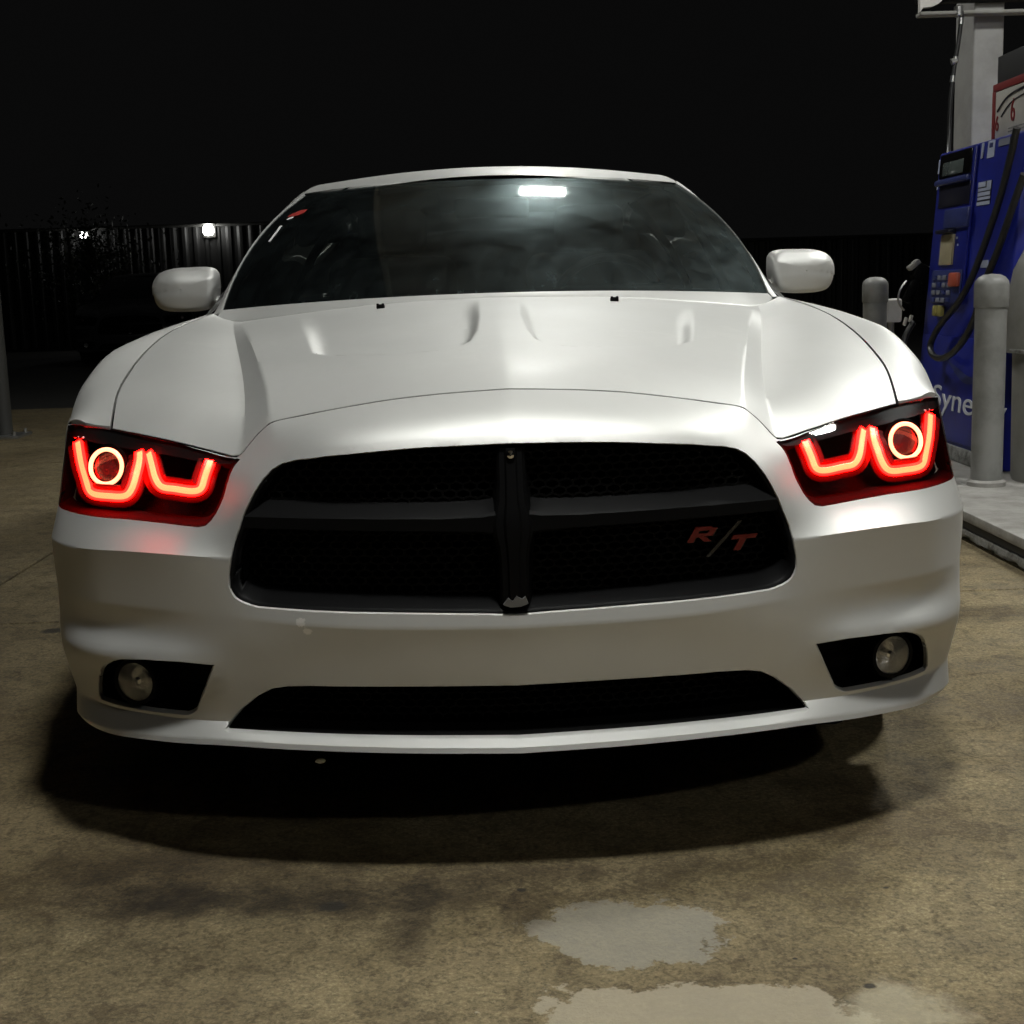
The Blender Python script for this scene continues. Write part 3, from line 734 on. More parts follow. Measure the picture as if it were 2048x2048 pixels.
pbox('slot_mark', 4.50, 4.515, 1.092, 1.105, .001, .004, WHITEV, None, .0)
pbox('lower_door', 3.95, 5.02, .20, .72, .0, .010, BLUE, None, .005)
pbox('plinth', PY0-.03, PY1+.03, IZ, .185, .0, .03, KERB, None, .006)
def text(name, s, m, h, ext=.002):
    c = bpy.data.curves.new(name, 'FONT'); c.body = s; c.size = h; c.extrude = ext; c.align_x = 'LEFT'
    t = bpy.data.objects.new('t', c); S.collection.objects.link(t)
    dg = bpy.context.evaluated_depsgraph_get(); me = bpy.data.meshes.new_from_object(t.evaluated_get(dg)); bpy.data.objects.remove(t)
    me.name = name; me.materials.clear(); me.materials.append(m); return me
def ptext(name, s, m, y, z, h, wx=1., c=.004, rise=0., par=None):
    """writing on the pump face, reading from the far end towards the near end"""
    me = text(name, s, m, h); o = link(bpy.data.objects.new(name, me), par or pump)
    ex = Vector((0, -1, 0)); ez = Vector((.12/1.55, 0, 1)).normalized(); en = ex.cross(ez)
    ca, sa = math.cos(rise), math.sin(rise)
    R = Matrix((ex*ca + ez*sa, -ex*sa + ez*ca, en)).transposed() @ Matrix.Diagonal((wx, 1, 1))
    o.matrix_local = Matrix.Translation(P3(y, z, c)) @ R.to_4x4(); return o
ptext('pump_number', '1', WHITEV, 4.475, 1.583, .105, 2.3)
ptext('fuel_wordmark', 'Synergy', mat('white_letters', (.62, .64, .68), .45), 4.765, .352, .165, 1.95, .012)
# swoosh over the word: lighter blue curved band
q = smooth_path([(4.60, .60), (4.45, .555), (4.30, .52), (4.1, .53)], 6)
bm = bmesh.new(); up_ = [bm.verts.new(P3(a, b + .022*math.sin(math.pi*i/(len(q)-1)), .0125)) for i, (a, b) in enumerate(q)]; lo_ = [bm.verts.new(P3(a, b - .022*math.sin(math.pi*i/(len(q)-1)) - .001, .0125)) for i, (a, b) in enumerate(q)]
for i in range(len(q)-1): bm.faces.new((up_[i], up_[i+1], lo_[i+1], lo_[i]))
bobj('swoosh', bm, BLUE2, pump, False)
# far end: boot with a nozzle
pbox('nozzle_boot', 5.045, 5.09, .80, 1.12, -.20, -.02, NAVY, None, .01)

def nozzle(loc, label, sgn=1):
    t = thing('fuel_nozzle', label, 'nozzle', loc, None)
    bm = join_bm([box_bm((-.02, 0, .07), (.085, .05, .10), .018, 3, Matrix.Rotation(.5, 3, 'Y')), box_bm((-.06, 0, -.02), (.05, .042, .15), .014, 3, Matrix.Rotation(.45, 3, 'Y'))])
    bobj('nozzle_body', bm, BLACK, t)
    box('scuff_cover', (-.055, -.004, .112), (.075, .054, .03), BIN, t, .01, 2, Matrix.Rotation(-.7, 3, 'Y'))
    tube('trigger', smooth_path([(-.09, 0, .03), (-.125, 0, -.02), (-.13, 0, -.09), (-.10, 0, -.13)], 4), .006, STEEL, t, 8)
    tube('spout', smooth_path([(.02, 0, .09), (.07, 0, .085), (.12, 0, .03)], 4), .011, STEEL, t, 10)
    box('swivel_tag', (-.095, -.004, -.19), (.016, .02, .045), SIGNW, t, .003, 2, Matrix.Rotation(.3, 3, 'Y')); box('swivel_tag', (-.065, -.004, -.175), (.016, .02, .04), SIGNW, t, .003, 2, Matrix.Rotation(.3, 3, 'Y'))
    return t
nozzle((2.355, 5.02+.07, .975), 'black fuel nozzle with grey cover hanging at the far end of the blue pump')

def hose(label, P, r_=.016, fit=None):
    t = thing('fuel_hose', label, 'hose', tuple(P[0]), 'hoses at the blue pump')
    q = smooth_path(P, 8) - np.array(P[0]); tube('hose_line', q, r_, HOSE, t, 10)
    if fit:
        for f in fit:
            i = int(f*(len(q)-1)); j = min(i+2, len(q)-1)
            tube('ferrule', [q[i], q[j]], r_*1.25, STEEL, t, 10)
    return t
def W(y, z, c): p = P3(y, z, c); return (p[0]+2.30, p[1]+3.90, p[2]+IZ)
hose('black hose hanging in a long loop across the blue pump face', [W(3.86, 1.66, .06), W(4.0, 1.37, .05), W(4.135, 1.16, .05), W(4.30, .955, .055), W(4.475, .84, .06), W(4.64, .745, .065), W(4.70, .665, .07), W(4.60, .615, .08), W(4.42, .62, .08), W(4.24, .68, .085), W(4.05, .83, .09), W(3.96, .96, .10), W(3.84, 1.11, .10), W(3.74, 1.26, .10), W(3.62, 1.44, .10)], .0165)
hose('thin hose with metal fittings hanging from the overhead support', [(2.525, 5.07, 2.39), (2.515, 5.07, 2.28), (2.502, 5.07, 2.18), (2.486, 5.07, 2.06), (2.474, 5.07, 1.9), (2.462, 5.04, 1.70), (2.44, 4.98, 1.64)], .011, [.06, .30, .42])
tube('swivel_ring', [(-.05, .0, -.255), (-.02, .0, -.245)], .017, STEEL, bpy.data.objects['fuel_hose.001'], 10)
hose('black hose dropping from the nozzle at the pump end', [(2.30, 5.07, .78), (2.25, 5.05, .70), (2.24, 5.02, .55), (2.26, 4.98, .45), (2.33, 4.92, .42)], .017)

# price sign on top of the pump
sg = thing('price_sign', 'white price sign in a red frame with red numerals above the blue pump', 'sign', (2.50, 3.55, 1.665))
box('frame_board', (.03, .47, .205), (.04, .98, .40), SIGNK, sg, .006)
for nm, c, s in [('red_edge', (.002, .955, .12), (.02, .03, .24)), ('red_edge', (.002, .47, .255), (.02, .99, .035)), ('red_edge', (.002, -.01, .12), (.02, .03, .24))]:
    box(nm, c, s, SIGNR, sg, .003)
box('sign_face', (.004, .468, .118), (.018, .925, .232), SIGNW, sg, .002)
def stext(s, m, y, z, h, wx=1., rise=0., nm='sign_numeral'):
    me = text(nm, s, m, h); o = link(bpy.data.objects.new(nm, me), sg)
    ex = Vector((0, -math.cos(rise), math.sin(rise))); ez = Vector((0, math.sin(rise), math.cos(rise))); en = ex.cross(ez)
    R = Matrix((ex, ez, en)).transposed() @ Matrix.Diagonal((wx, 1, 1)); o.matrix_local = Matrix.Translation((-.0065, y, z)) @ R.to_4x4(); return o
stext('6', SIGNR, .925, .05, .10, .9); stext('6', SIGNR, .735, .075, .15, .75); stext('9', SIGNR, .52, .075, .15, .75)
for (z0, sc, y0) in [(.195, .010, .90), (.165, .007, .85)]:
    tube('printed_arc', smooth_path([(-.0065, y0, z0-.055), (-.0065, y0-.09, z0-.012), (-.0065, y0-.22, z0+.012), (-.0065, y0-.5, z0+.02)], 6), sc*.5, SIGNK, sg, 6)
for z0 in (.045, .030): box('print_line', (-.0055, .62, z0), (.002, .28, .006), KERB, sg)

# bollards
def bollard(x, y, label):
    t = thing('bollard', label, 'bollard', (x, y, IZ), 'grey bollards on the pump island')
    lathe('post', [(.0665, 0), (.0665, .775), (.067, .78)], BOLL, t, (0, 0, 0), 40)
    lathe('cap', [(.0705, .772), (.0725, .776), (.0725, .868), (.069, .884), (.055, .901), (.035, .911), (.001, .915)], BOLL, t, (0, 0, 0), 40)
    lathe('foot_collar', [(.082, 0), (.082, .018), (.068, .028)], ISL, t, (0, 0, 0), 40)
bollard(2.143, 3.53, 'grey capped bollard in front of the blue pump beside the headlamp')
bollard(2.19, 5.42, 'grey capped bollard half hidden behind the silver front wing')

# domed bin
bn = thing('waste_bin', 'grey round waste bin with tall domed lid at the right edge', 'bin', (2.525, 3.62, IZ))
lathe('bin_body', [(.218, 0), (.224, .02), (.232, .575), (.232, .60)], BIN, bn, (0, 0, 0), 48)
lathe('bin_lid', [(.262, .578), (.268, .582), (.268, .70), (.262, .80), (.238, .93), (.19, 1.03), (.12, 1.09), (.001, 1.12)], BIN, bn, (0, 0, 0), 48)
lathe('lid_rim', [(.234, .574), (.27, .570), (.272, .584), (.268, .588)], KERB, bn, (0, 0, 0), 48)
wb = thing('wash_bucket', 'small white windscreen wash bucket behind the rear bollard', 'bucket', (2.325, 5.56, IZ))
lathe('stand', [(.02, 0), (.02, .655)], STEEL, wb, (0, 0, 0), 12)
box('tub', (0, 0, .72), (.09, .14, .135), WHITE, wb, .014, 3); tube('squeegee', [(.0, 0, .74), (-.03, -.02, .93)], .007, BLACK, wb, 8)

# ================================================================ the silver car
car = thing('sedan_car', 'silver four door car with glowing red ringed headlamps and black grille, parked beside the pump', 'car')
SG = lambda u: np.where(u < 0, -1., 1.)
def fas(u, v, off=(0, 0, 0)):
    """whole fascia, u negative on the other side"""
    u = np.asarray(u, float); P = fascia(np.abs(u), np.asarray(v, float)) + np.array(off); P[:, 0] *= SG(u); return P
def mir(poly): return [(-a, b) for a, b in poly][::-1]
GR = [(0,.7205),(.1,.720),(.23,.7205),(.32,.7215),(.375,.7185),(.405,.7095),(.4245,.694),(.44,.670),(.455,.636),(.473,.588),(.491,.527),(.5005,.485),(.5052,.461),(.5053,.4415),(.502,.434),(.4965,.4267),(.489,.4220),(.478,.4181),(.466,.4155),(.4525,.4138),(.3903,.4141),(.216,.4139),(.06,.4117),(0,.4103)]
HD = [(.4950,.757),(.508,.792),(.523,.818),(.56,.828),(.615,.8365),(.70,.8378),(.81,.8378),(.95,.836),(1.03,.829),(1.075,.80),(1.075,.74),(1.045,.65),(1.02,.585),(1.005,.567),(.93,.5625),(.865,.562),(.72,.565),(.60,.563),(.561,.5632),(.545,.5680),(.5345,.5785),(.527,.592),(.518,.62),(.509,.66),(.500,.72)]
FG = [(.5415,.296),(.606,.2995),(.68,.2985),(.735,.295),(.764,.2885),(.785,.279),(.803,.266),(.822,.245),(.838,.219),(.848,.196),(.845,.188),(.80,.1862),(.70,.1862),(.61,.188),(.598,.193),(.587,.201),(.561,.2555)]
IN = [(0,.260),(.2,.2625),(.37,.2635),(.41,.262),(.4413,.2565),(.469,.2405),(.50,.212),(.522,.183),(.533,.164),(.526,.1585),(0,.1580)]
def full(half): return half + [(-a, b) for a, b in half[::-1] if a > 1e-6]
def shrink(f, dy):
    """step a loop inwards by f (in the x-z plane) and back by dy"""
    def g(P):
        d = np.roll(P, -1, 0) - np.roll(P, 1, 0); n = np.stack([-d[:, 2], d[:, 1]*0, d[:, 0]], 1)
        n /= np.linalg.norm(n, axis=1)[:, None] + 1e-9
        A = (P[:, 0]*np.roll(P[:, 2], -1) - np.roll(P[:, 0], -1)*P[:, 2]).sum()
        Q = P + n*f*(1 if A > 0 else -1); Q[:, 1] = P[:, 1] + dy; return Q
    return g
UM = 1.185
rect = [(-UM, 0), (0, 0), (UM, 0), (UM, .8412), (.514, .8412), (.496, .88), (0, .88), (-.496, .88), (-.514, .8412), (-UM, .8412)]
bum = panel('front_bumper', fas, rect, [full(GR), HD, mir(HD), FG, mir(FG), full(IN)], .011, .009, PAINT, car, None, False, None, .008,
            [shrink(.0015, .0025), shrink(.004, .014)], 40, None,
            [[(float(a), vc + o) for a in np.linspace(-UM+.004, UM-.004, 230)] for vc in (.12, .145, .18, .395, .49) for o in ((-.0045, 0.) if vc == .18 else (-.0045, 0., .0045))] + [[(float(a), .84) for a in np.linspace(-.49, .49, 100)]], (1, 2))

# hood with its two shallow scoops
SCO = [(.046,1.42),(.046,.9),(.052,.66),(.064,.535),(.084,.487),(.115,.465),(.15,.460),(.23,.480),(.316,.531),(.372,.574),(.408,.625),(.44,.80),(.49,1.08),(.545,1.42)]
def sstep(t): t = np.clip(t, 0, 1); return t*t*(3-2*t)
def hoodf(y, v):
    y = np.asarray(y, float); v = np.asarray(v, float); P = hood_base(y, np.abs(v))
    X, Y = P[:, 0], P[:, 1]; ins = inside(SCO, X, Y); d = pdist(SCO, X, Y, False)
    wdt = .022 + .020*sstep((X-.33)/.12) + .012*sstep((Y-.7)/.5)
    dep = .0170*sstep(d/wdt)*(1 - sstep((Y-.75)/.75))*ins
    P[:, 2] -= dep; P[:, 1] += dep*.15
    P[:, 0] *= SG(v); return P
ft = np.linspace(0, .80, 60)
topc = fascia(ft, np.full(60, FVKm[13])); hz, hv_ = hood_xy(topc[:, 0], topc[:, 1])
front = [(float(y)+.0052, float(v_)) for y, v_, x in zip(topc[:, 1], hv_, topc[:, 0]) if v_ < .8265]
front.append((front[-1][0] + .004, .8282))
def y_rear(x): return 1.452 + .245*x*x
rear = []
for v_ in np.linspace(.8282, 0, 40):
    y = 1.5
    for _ in range(6): y = float(y_rear(hood_base(np.array([y]), np.array([v_]))[0, 0]))
    rear.append((y, float(v_)))
hh = front + rear[:-1] + [rear[-1]]
hood_out = front + [(1.25, .8282), (.9, .8282)][::-1] + rear
hood_full = hood_out[:-1] + [rear[-1]] + [(a, -b) for a, b in hood_out[::-1] if b > 1e-6]
down = lambda dz, dy=0.: (lambda P: P + np.array([0, dy, dz]))
def sco_line(inset):
    P = np.array(smooth_path(SCO, 9)); d = np.gradient(P, axis=0); n = np.stack([d[:, 1], -d[:, 0]], 1); n /= np.linalg.norm(n, axis=1)[:, None]
    ce = np.array([.24, .9]); n = np.where(((ce-P)*n).sum(1)[:, None] > 0, n, -n); P = P + n*inset
    P = P[P[:, 1] < 1.40]; v_ = hood_xy(P[:, 0], P[:, 1])[1]; return [(float(y), float(v)) for y, v in zip(P[:, 1], v_)]
SCL = [sco_line(q) for q in (-.003, 0., .003, .006, .009, .013, .018, .024)]; SCL = SCL + [[(a, -b) for a, b in l] for l in SCL]
hood = panel('hood', hoodf, hood_full, [], .0105, .0095, PAINT, car, [down(-.0015)], False, None, .009, None, 40, None,
             [[(float(a), sg*(vc + o)) for a in np.linspace(.262, 1.50, 130)] for vc in (.46, .53) for o in (-.006, 0., .006) for sg in (1, -1)] + SCL)
# dark channel under the shut lines
tl = np.linspace(.0, .9, 50); ch = fascia(tl, np.full(50, FVKm[13]))
for s_ in (1, -1):
    q = np.array([ch + [0, -.004, -.012], ch + [0, .03, -.03]])*[s_, 1, 1]; grid('shut_line_seal', q, DARK, car)
    yy = np.linspace(.42, 1.62, 60); a = np.array(UY[5]); e = np.stack([nspl(a[:, 0], a[:, 1], yy), yy, nspl(a[:, 0], a[:, 2], yy)], 1)
    grid('shut_line_seal', np.array([e + [-.02, 0, -.016], e + [.025, 0, -.014]])*[s_, 1, 1], DARK, car)
# washer nozzles
for x in (.31, -.31):
    z = float(hood_xy(np.array([.31]), np.array([1.345]))[0][0])
    bm = join_bm([box_bm((x, 1.345, z+.002), (.022, .016, .014), .004), box_bm((x-.007, 1.338, z+.008), (.006, .008, .006), .001), box_bm((x+.007, 1.338, z+.008), (.006, .008, .006), .001)])
    bobj('washer_nozzle', bm, BLACK, car)

# front wings
def zv(fun, y, z, lo=.12, hi=.75):
    for _ in range(36):
        m = (lo+hi)/2
        if fun(np.array([y]), np.array([m]))[0, 2] > z: lo = m
        else: hi = m
    return (lo+hi)/2
AY, AZ, AR = .96, .36, .395
wing = [(.424, .0005), (.455, .06), (.498, .118), (.592, .1345), (.600, .20), (.600, .30), (.598, .36)]
arch = []
for t in np.linspace(2.62, .37, 34):
    y, z = AY + AR*math.cos(t), AZ + AR*math.sin(t); arch.append((y, zv(fender_s, y, z)))
wing += [p for p in arch] + [(1.345, .60), (1.345, .70), (1.60, .70), (1.60, .40), (1.60, .20), (1.60, .10), (1.585, .03), (1.585, .0005)]
for s_ in (1, -1):
    panel('front_wing', fender_s, wing, [], .014, .011, PAINT, car, [shrink(.002, 0), lambda P: P + np.where((P[:, 2] > .76)[:, None], np.array([[.0, 0, -.03]]), np.array([[-.02, 0, 0]]))], False, s_, .010)

# cowl strip between hood and windscreen
def wbase(s): x = .797*s; return np.array([x, 1.5 + .03*s + .19*s*s, 1.023 - .027*s*s])
def wtop(s): x = .626*s; return np.array([x, 2.32 + .08*s*s, 1.394 - .032*s*s])
def wsurf(s, t):
    a = abs(s); p = wbase(a)*(1-t) + wtop(a)*t; b = 4*t*(1-t)
    p = p + np.array([.034*a**2, -.010, .026*(1-.3*a*a)])*b; p[0] *= (1 if s >= 0 else -1); return p
ss = np.linspace(-1, 1, 61)
rows = [[], [], [], []]
for s in ss:
    a = abs(s); x = .797*a; yr = y_rear(x)+.004; zr = float(hood_xy(np.array([min(x, .79)]), np.array([min(yr, 1.56)]))[0][0]); wb_ = wbase(a); sg_ = 1 if s >= 0 else -1
    rows[0].append((x*sg_, yr, zr-.012)); rows[1].append((x*sg_, yr+.002, zr-.001)); rows[2].append((x*sg_, yr+.010, zr+.004)); rows[3].append((wb_[0]*sg_, wb_[1]-.004, wb_[2]-.001))
grid('cowl_panel', np.array(rows), PAINT, car, sharp=50)
# windscreen, rubber edge, stickers, wipers
WS = np.array([[wsurf(s, t) for s in np.linspace(-1, 1, 49)] for t in np.linspace(0, 1, 31)])
ws = grid('windscreen', WS, WSG, car)
fr_ = [wsurf(s, .012) for s in np.linspace(-.985, .985, 40)]
def wn(p, o): return np.array(p) + np.array([0, -.36, .93])*o
band = np.array([[wn(wsurf(s, t), -.004) for s in np.linspace(-1, 1, 41)] for t in (.965, 1.0)]); grid('frit_band', band, DARK, ws)
band = np.array([[wn(wsurf(s, t), -.004) for s in np.linspace(-1, 1, 41)] for t in (0, .02)]); grid('frit_band', band, DARK, ws)
for s_ in (1, -1): grid('frit_band', np.array([[wn(wsurf(s_*q, t), -.004) for t in np.linspace(0, 1, 30)] for q in (.965, 1.0)]), DARK, ws)
def on_ws(x, z):
    best = None
    t = .5; s = x/.7
    for _ in range(40):
        p = wsurf(s, t); t += (z-p[2])/.42*.8; s += (x-p[0])/.72*.8
    return s, t
def sticker(pts, m, nm='windscreen_sticker'):
    P = [wn(wsurf(*on_ws(x, z)), .003) for x, z in pts]; mesh(nm, P, [tuple(range(len(P)))], m, ws, False)
sticker([(-.662,1.277),(-.625,1.281),(-.605,1.291),(-.598,1.302),(-.622,1.300),(-.650,1.287)], STR)
sticker([(-.661,1.266),(-.640,1.272),(-.637,1.279),(-.660,1.271)], STW)
sticker([(-.701,1.196),(-.694,1.195),(-.668,1.247),(-.676,1.249)], STW)
# roof, screen pillars, cant rails
RL = [(.832,1.66,.962),(.823,1.735,.992),(.797,1.92,1.083),(.757,2.12,1.181),(.700,2.30,1.285),(.640,2.46,1.374),(.615,2.60,1.405),(.615,2.95,1.425),(.60,3.4,1.422),(.575,3.8,1.385),(.60,4.15,1.24),(.70,4.5,1.06),(.745,4.62,1.015)]
rl = smooth_path(RL, 8); RLt = np.linspace(0, 1, len(rl))
def rail_at_y(y): return np.array([np.interp(y, rl[:, 1], rl[:, 0]), y, np.interp(y, rl[:, 1], rl[:, 2])])
tt = np.linspace(0, 1, 40)
for s_ in (1, -1):
    ge = np.array([wsurf(1.0, t) for t in tt]); k = np.linspace(0, 1, 40)
    ge = np.concatenate([[[.806, 1.655, .970]], ge]); tt_ = np.r_[0, tt]; yv = ge[:, 1] + .015 + .055*tt_; cr = np.array([rail_at_y(y) for y in yv])
    q = np.array([ge + [-.004, .012, -.012], ge + [.002, .0, .004], (ge+cr)/2 + [.003, -.004, .006], cr, cr + [.010, .02, -.014], cr + [.006, .045, -.045]])
    grid('windscreen_pillar', q*[s_, 1, 1], PAINT, car, sharp=60)
    i0 = int(np.searchsorted(rl[:, 1], 2.44)); c2 = rl[i0:]
    q = np.array([c2 + [-.012, 0, .004], c2, c2 + [.012, .0, -.014], c2 + [.010, 0, -.05]]); grid('cant_rail', q*[s_, 1, 1], PAINT, car, sharp=60)
def zc(y): return float(np.interp(y, [2.325, 2.36, 2.45, 2.65, 2.85, 3.2, 3.6, 3.85], [1.404, 1.418, 1.438, 1.459, 1.467, 1.465, 1.445, 1.415]))
yc = np.array([2.325, 2.36, 2.45, 2.65, 2.85, 3.2, 3.6, 3.85]); zcs = np.array([1.404, 1.418, 1.438, 1.459, 1.467, 1.465, 1.445, 1.415])
rows = []
for q in np.linspace(0, 1, 44):
    row = []
    for s in np.linspace(-1, 1, 41):
        a = abs(s); y0 = 2.325 + .105*a**2; y = y0 + (3.82 - y0)*q; R_ = rail_at_y(y); z = R_[2] + .003 + (float(nspl(yc, zcs, y - (y0-2.325)*(1-q))) - R_[2] - .003)*(1 - a**2.1)
        row.append((R_[0]*s*.99, y, z))
    rows.append(row)
rf = np.array(rows); hd_ = np.array([[wsurf(s, .985) + np.array([0, .004, .0005]) for s in np.linspace(-1, 1, 41)], [(wsurf(s, 1.0) + np.array([0, .012, .007])) for s in np.linspace(-1, 1, 41)]])
grid('roof', np.concatenate([hd_[1:], rf]), PAINT, car, sharp=60)
grid('roof_lining', rf[2:] - np.array([0, -.01, .05]), CABIN, car)
# rear screen and boot
rs = np.array([[np.array([R_[0]*s, R_[1]+.03*(1-s*s), R_[2] + .03*(1-s*s)]) for s in np.linspace(-.97, .97, 21)] for R_ in [rl[np.searchsorted(rl[:, 1], y)] for y in (3.84, 3.95, 4.1, 4.3, 4.5, 4.6)]])
grid('rear_screen', rs, SIDEG, car)

# body sides: doors and rear wings
SY = {
 0: [(1.62,.812,.986),(2.0,.838,.985),(2.6,.85,.985),(3.4,.855,.995),(4.2,.84,1.01),(4.6,.80,1.015),(4.95,.76,1.0)],
 1: [(1.62,.835,.981),(2.0,.858,.975),(2.6,.872,.972),(3.4,.885,.985),(4.2,.88,1.0),(4.95,.80,.98)],
 2: [(1.62,.885,.950),(2.6,.908,.93),(3.4,.93,.945),(4.2,.935,.95),(4.95,.86,.93)],
 3: [(1.62,.94,.87),(2.6,.935,.86),(3.4,.955,.87),(4.2,.958,.87),(4.95,.89,.85)],
 4: [(1.62,.945,.72),(2.6,.94,.70),(4.0,.955,.70),(4.95,.90,.70)],
 5: [(1.62,.938,.52),(2.6,.938,.52),(4.0,.95,.52),(4.95,.89,.52)],
 6: [(1.62,.925,.36),(2.6,.925,.36),(4.0,.935,.36),(4.95,.87,.36)],
 7: [(1.62,.90,.20),(2.6,.90,.20),(4.0,.905,.21),(4.95,.84,.24)],
}
def sides(y, v): return ylines(SY, FVK, y, v, [])
BY_ = 4.01
arch = []
for t in np.linspace(2.75, .39, 34):
    y, z = BY_ + AR*math.cos(t), AZ + AR*math.sin(t); arch.append((y, zv(sides, y, z)))
fd = [(1.606, .0), (2.72, .0), (2.72, .745), (1.606, .745)]
rd = [(2.726, .0), (3.72, .0), (3.72, .2), (3.62, .36), (3.60, .745), (2.726, .745)]
rw = [(3.726, .0), (4.95, .0), (4.95, .74), (4.42, .74), (4.40, .62)] + arch[::-1] + [(3.612, .62), (3.628, .36), (3.726, .2)]
for s_ in (1, -1):
    for nm, pl_ in (('front_door', fd), ('rear_door', rd), ('rear_wing', rw)):
        d = panel(nm, sides, pl_, [], .03, .025, PAINT, car, [lambda P: P - np.array([.02, 0, 0])], False, s_, .02)
        if nm != 'rear_wing':
            y = 2.55 if nm == 'front_door' else 3.5
            p = sides(np.array([y-.18, y-.09, y]), np.array([.19, .19, .19])) + np.array([.012, 0, 0]); p[1, 0] += .022
            tube('door_handle', smooth_path(p*[s_, 1, 1], 5), .011, PAINT, d, 10)
    y = np.linspace(1.66, 1.72, 3)
    wl = np.array([sides(np.array([q]), np.array([0.]))[0] + [0, 0, -.005] for q in np.linspace(1.74, 4.42, 30)])
    wt = np.array([rail_at_y(q) + [.008, 0, -.02] for q in np.linspace(1.74, 4.42, 30)])
    g = []
    for t in np.linspace(0, 1, 7): g.append((wl*(1-t) + wt*t + np.array([.03, 0, 0])*4*t*(1-t))*[s_, 1, 1])
    grid('side_window', np.array(g), SIDEG, car)
    for yb in (2.74, 3.66):
        i = int((yb-1.74)/(4.42-1.74)*29); b_ = [(wl[i]*(1-t) + wt[i]*t + np.array([.03, 0, 0])*4*t*(1-t) + [.004, 0, 0])*[s_, 1, 1] for t in np.linspace(0, 1, 7)]
        tube('window_pillar', b_, .022, SATIN, car, 8)
    grid('sill', np.array([[(.90*s_, y_, .22), (.88*s_, y_, .17), (.80*s_, y_, .16)] for y_ in np.linspace(1.36, 3.62, 12)]), PAINT, car)
tail = np.array([[sides(np.array([4.95]), np.array([v_]))[0]*[s, 0, 1] + [0, 4.95 + .10*(1-abs(s)**3), .02*(1-s*s)*(1 if v_ < .1 else 0)] for s in np.linspace(-1, 1, 25)] for v_ in np.linspace(0, .74, 24)])
grid('rear_bumper', tail, PAINT, car)
deck = np.array([[np.array([x*s, y, z + .02*(1-s*s)]) for s in np.linspace(-1, 1, 17)] for y, x, z in [(4.55, .79, 1.012), (4.7, .79, 1.02), (4.85, .775, 1.018), (4.96, .76, 1.002)]])
deck[-1, :, 1] = tail[0, ::(24//16)][:17, 1] if False else 4.95 + .10*(1-np.abs(np.linspace(-1, 1, 17))**3)
grid('boot_lid', deck, PAINT, car)
for s_ in (1, -1):
    q = np.array([[np.array([x*s_, 4.962 + .10*(1-(x/.9)**3), z]) for x in np.linspace(.15, .80, 12)] for z in (.80, .88, .93)]); grid('tail_lamp', q, STR, car)

# wheels: tyre and five spoke rim
def wheel(x, y):
    s_ = 1 if x > 0 else -1; wd = .118
    ty = lathe('wheel', [(.235, -wd), (.30, -wd), (.342, -wd*.92), (.357, -wd*.7), (.36, 0), (.357, wd*.7), (.342, wd*.92), (.30, wd), (.235, wd)], RUBBER, car, (0, 0, 0), 48, 'x')
    ty.location = (x, y, .36)
    bm = []
    for k in range(5): bm.append(box_bm((s_*.085, 0, .125), (.025, .07, .20), .01, 2)); bmesh.ops.rotate(bm[-1], cent=(0, 0, 0), matrix=Matrix.Rotation(k*2*math.pi/5, 3, 'X'), verts=bm[-1].verts)
    sp = bobj('rim', join_bm(bm), RIM, ty); lathe('rim_barrel', [(.238, -.1), (.225, 0), (.238, .105), (.245, .11)], RIM, ty, (0, 0, 0), 40, 'x')
    lathe('hub_cap', [(.001, s_*.11), (.05, s_*.105), (.06, s_*.09)], RIM, ty, (0, 0, 0), 24, 'x'); lathe('brake_disc', [(.06, s_*.02), (.17, s_*.02), (.17, s_*.0), (.06, 0)], STEEL, ty, (0, 0, 0), 32, 'x')
for x in (.80, -.80):
    for y in (AY, BY_): wheel(x, y)
for y in (AY, BY_):
    for s_ in (1, -1):
        w_ = np.array([[(s_*xx, y + .41*math.cos(t), AZ + .41*math.sin(t)) for t in np.linspace(-.3, math.pi+.3, 24)] for xx in (.60, .75, .915)]); grid('wheel_liner', w_, DARK, car)
# underbody
box('underbody', (0, 2.6, .25), (1.26, 4.4, .26), DARK, car, .03)
box('air_dam', (0, .50, .17), (1.40, .10, .14), DARK, car, .02)
ch = np.array([[(x*f_, (.10 if k == 0 else .62) + .36*(abs(x)/.86)**3*(1 if k == 0 else .1), .208 - .006*k) for x in np.linspace(-.84, .84, 25)] for k, f_ in ((0, 1.), (1, 1.))]); grid('splash_tray', ch, DARK, car)
box('radiator', (0, .52, .55), (1.2, .10, .5), DARK, car, .01)
lathe('bright_spot', [(.001, -.006), (.005, -.005), (.0075, -.001), (.0075, .004), (.001, .005)], STW, car, (0, 0, 0), 16, 'y')  # white blob standing in for a bright spot of light under the lip
o_ = bpy.data.objects['bright_spot']; o_.location = (-.3636, .098, .1925); o_.scale = (1.25, 1, .5)

# ---- headlamps
def hfun(off, flipx=1): return lambda u, v: (fascia(u, v) + np.array(off))
U1 = [(.876,.492,.750),(.853,.431,.709),(.832,.385,.680),(.817,.360,.6645),(.799,.345,.6615),(.768,.322,.662),(.745,.306,.663),(.730,.299,.668),(.7205,.303,.683),(.7155,.316,.705),(.715,.343,.726),(.719,.366,.740)]
U2 = [(.698,.353,.739),(.681,.308,.711),(.6715,.288,.695),(.660,.277,.684),(.640,.266,.681),(.610,.252,.678),(.592,.245,.6775),(.580,.242,.681),(.573,.249,.697),(.566,.262,.720),(.563,.270,.730)]
RC = np.array([.785, .362, .7145])
def fwd(P, d=.020):
    P = np.array(P, float); E = np.array([0, -2.25, 1.04]) - P; return P + E*(d/np.linalg.norm(E, axis=-1))[..., None]
U1, U2, RC = fwd(U1, .039), fwd(U2, .039), fwd(RC[None], .030)[0]
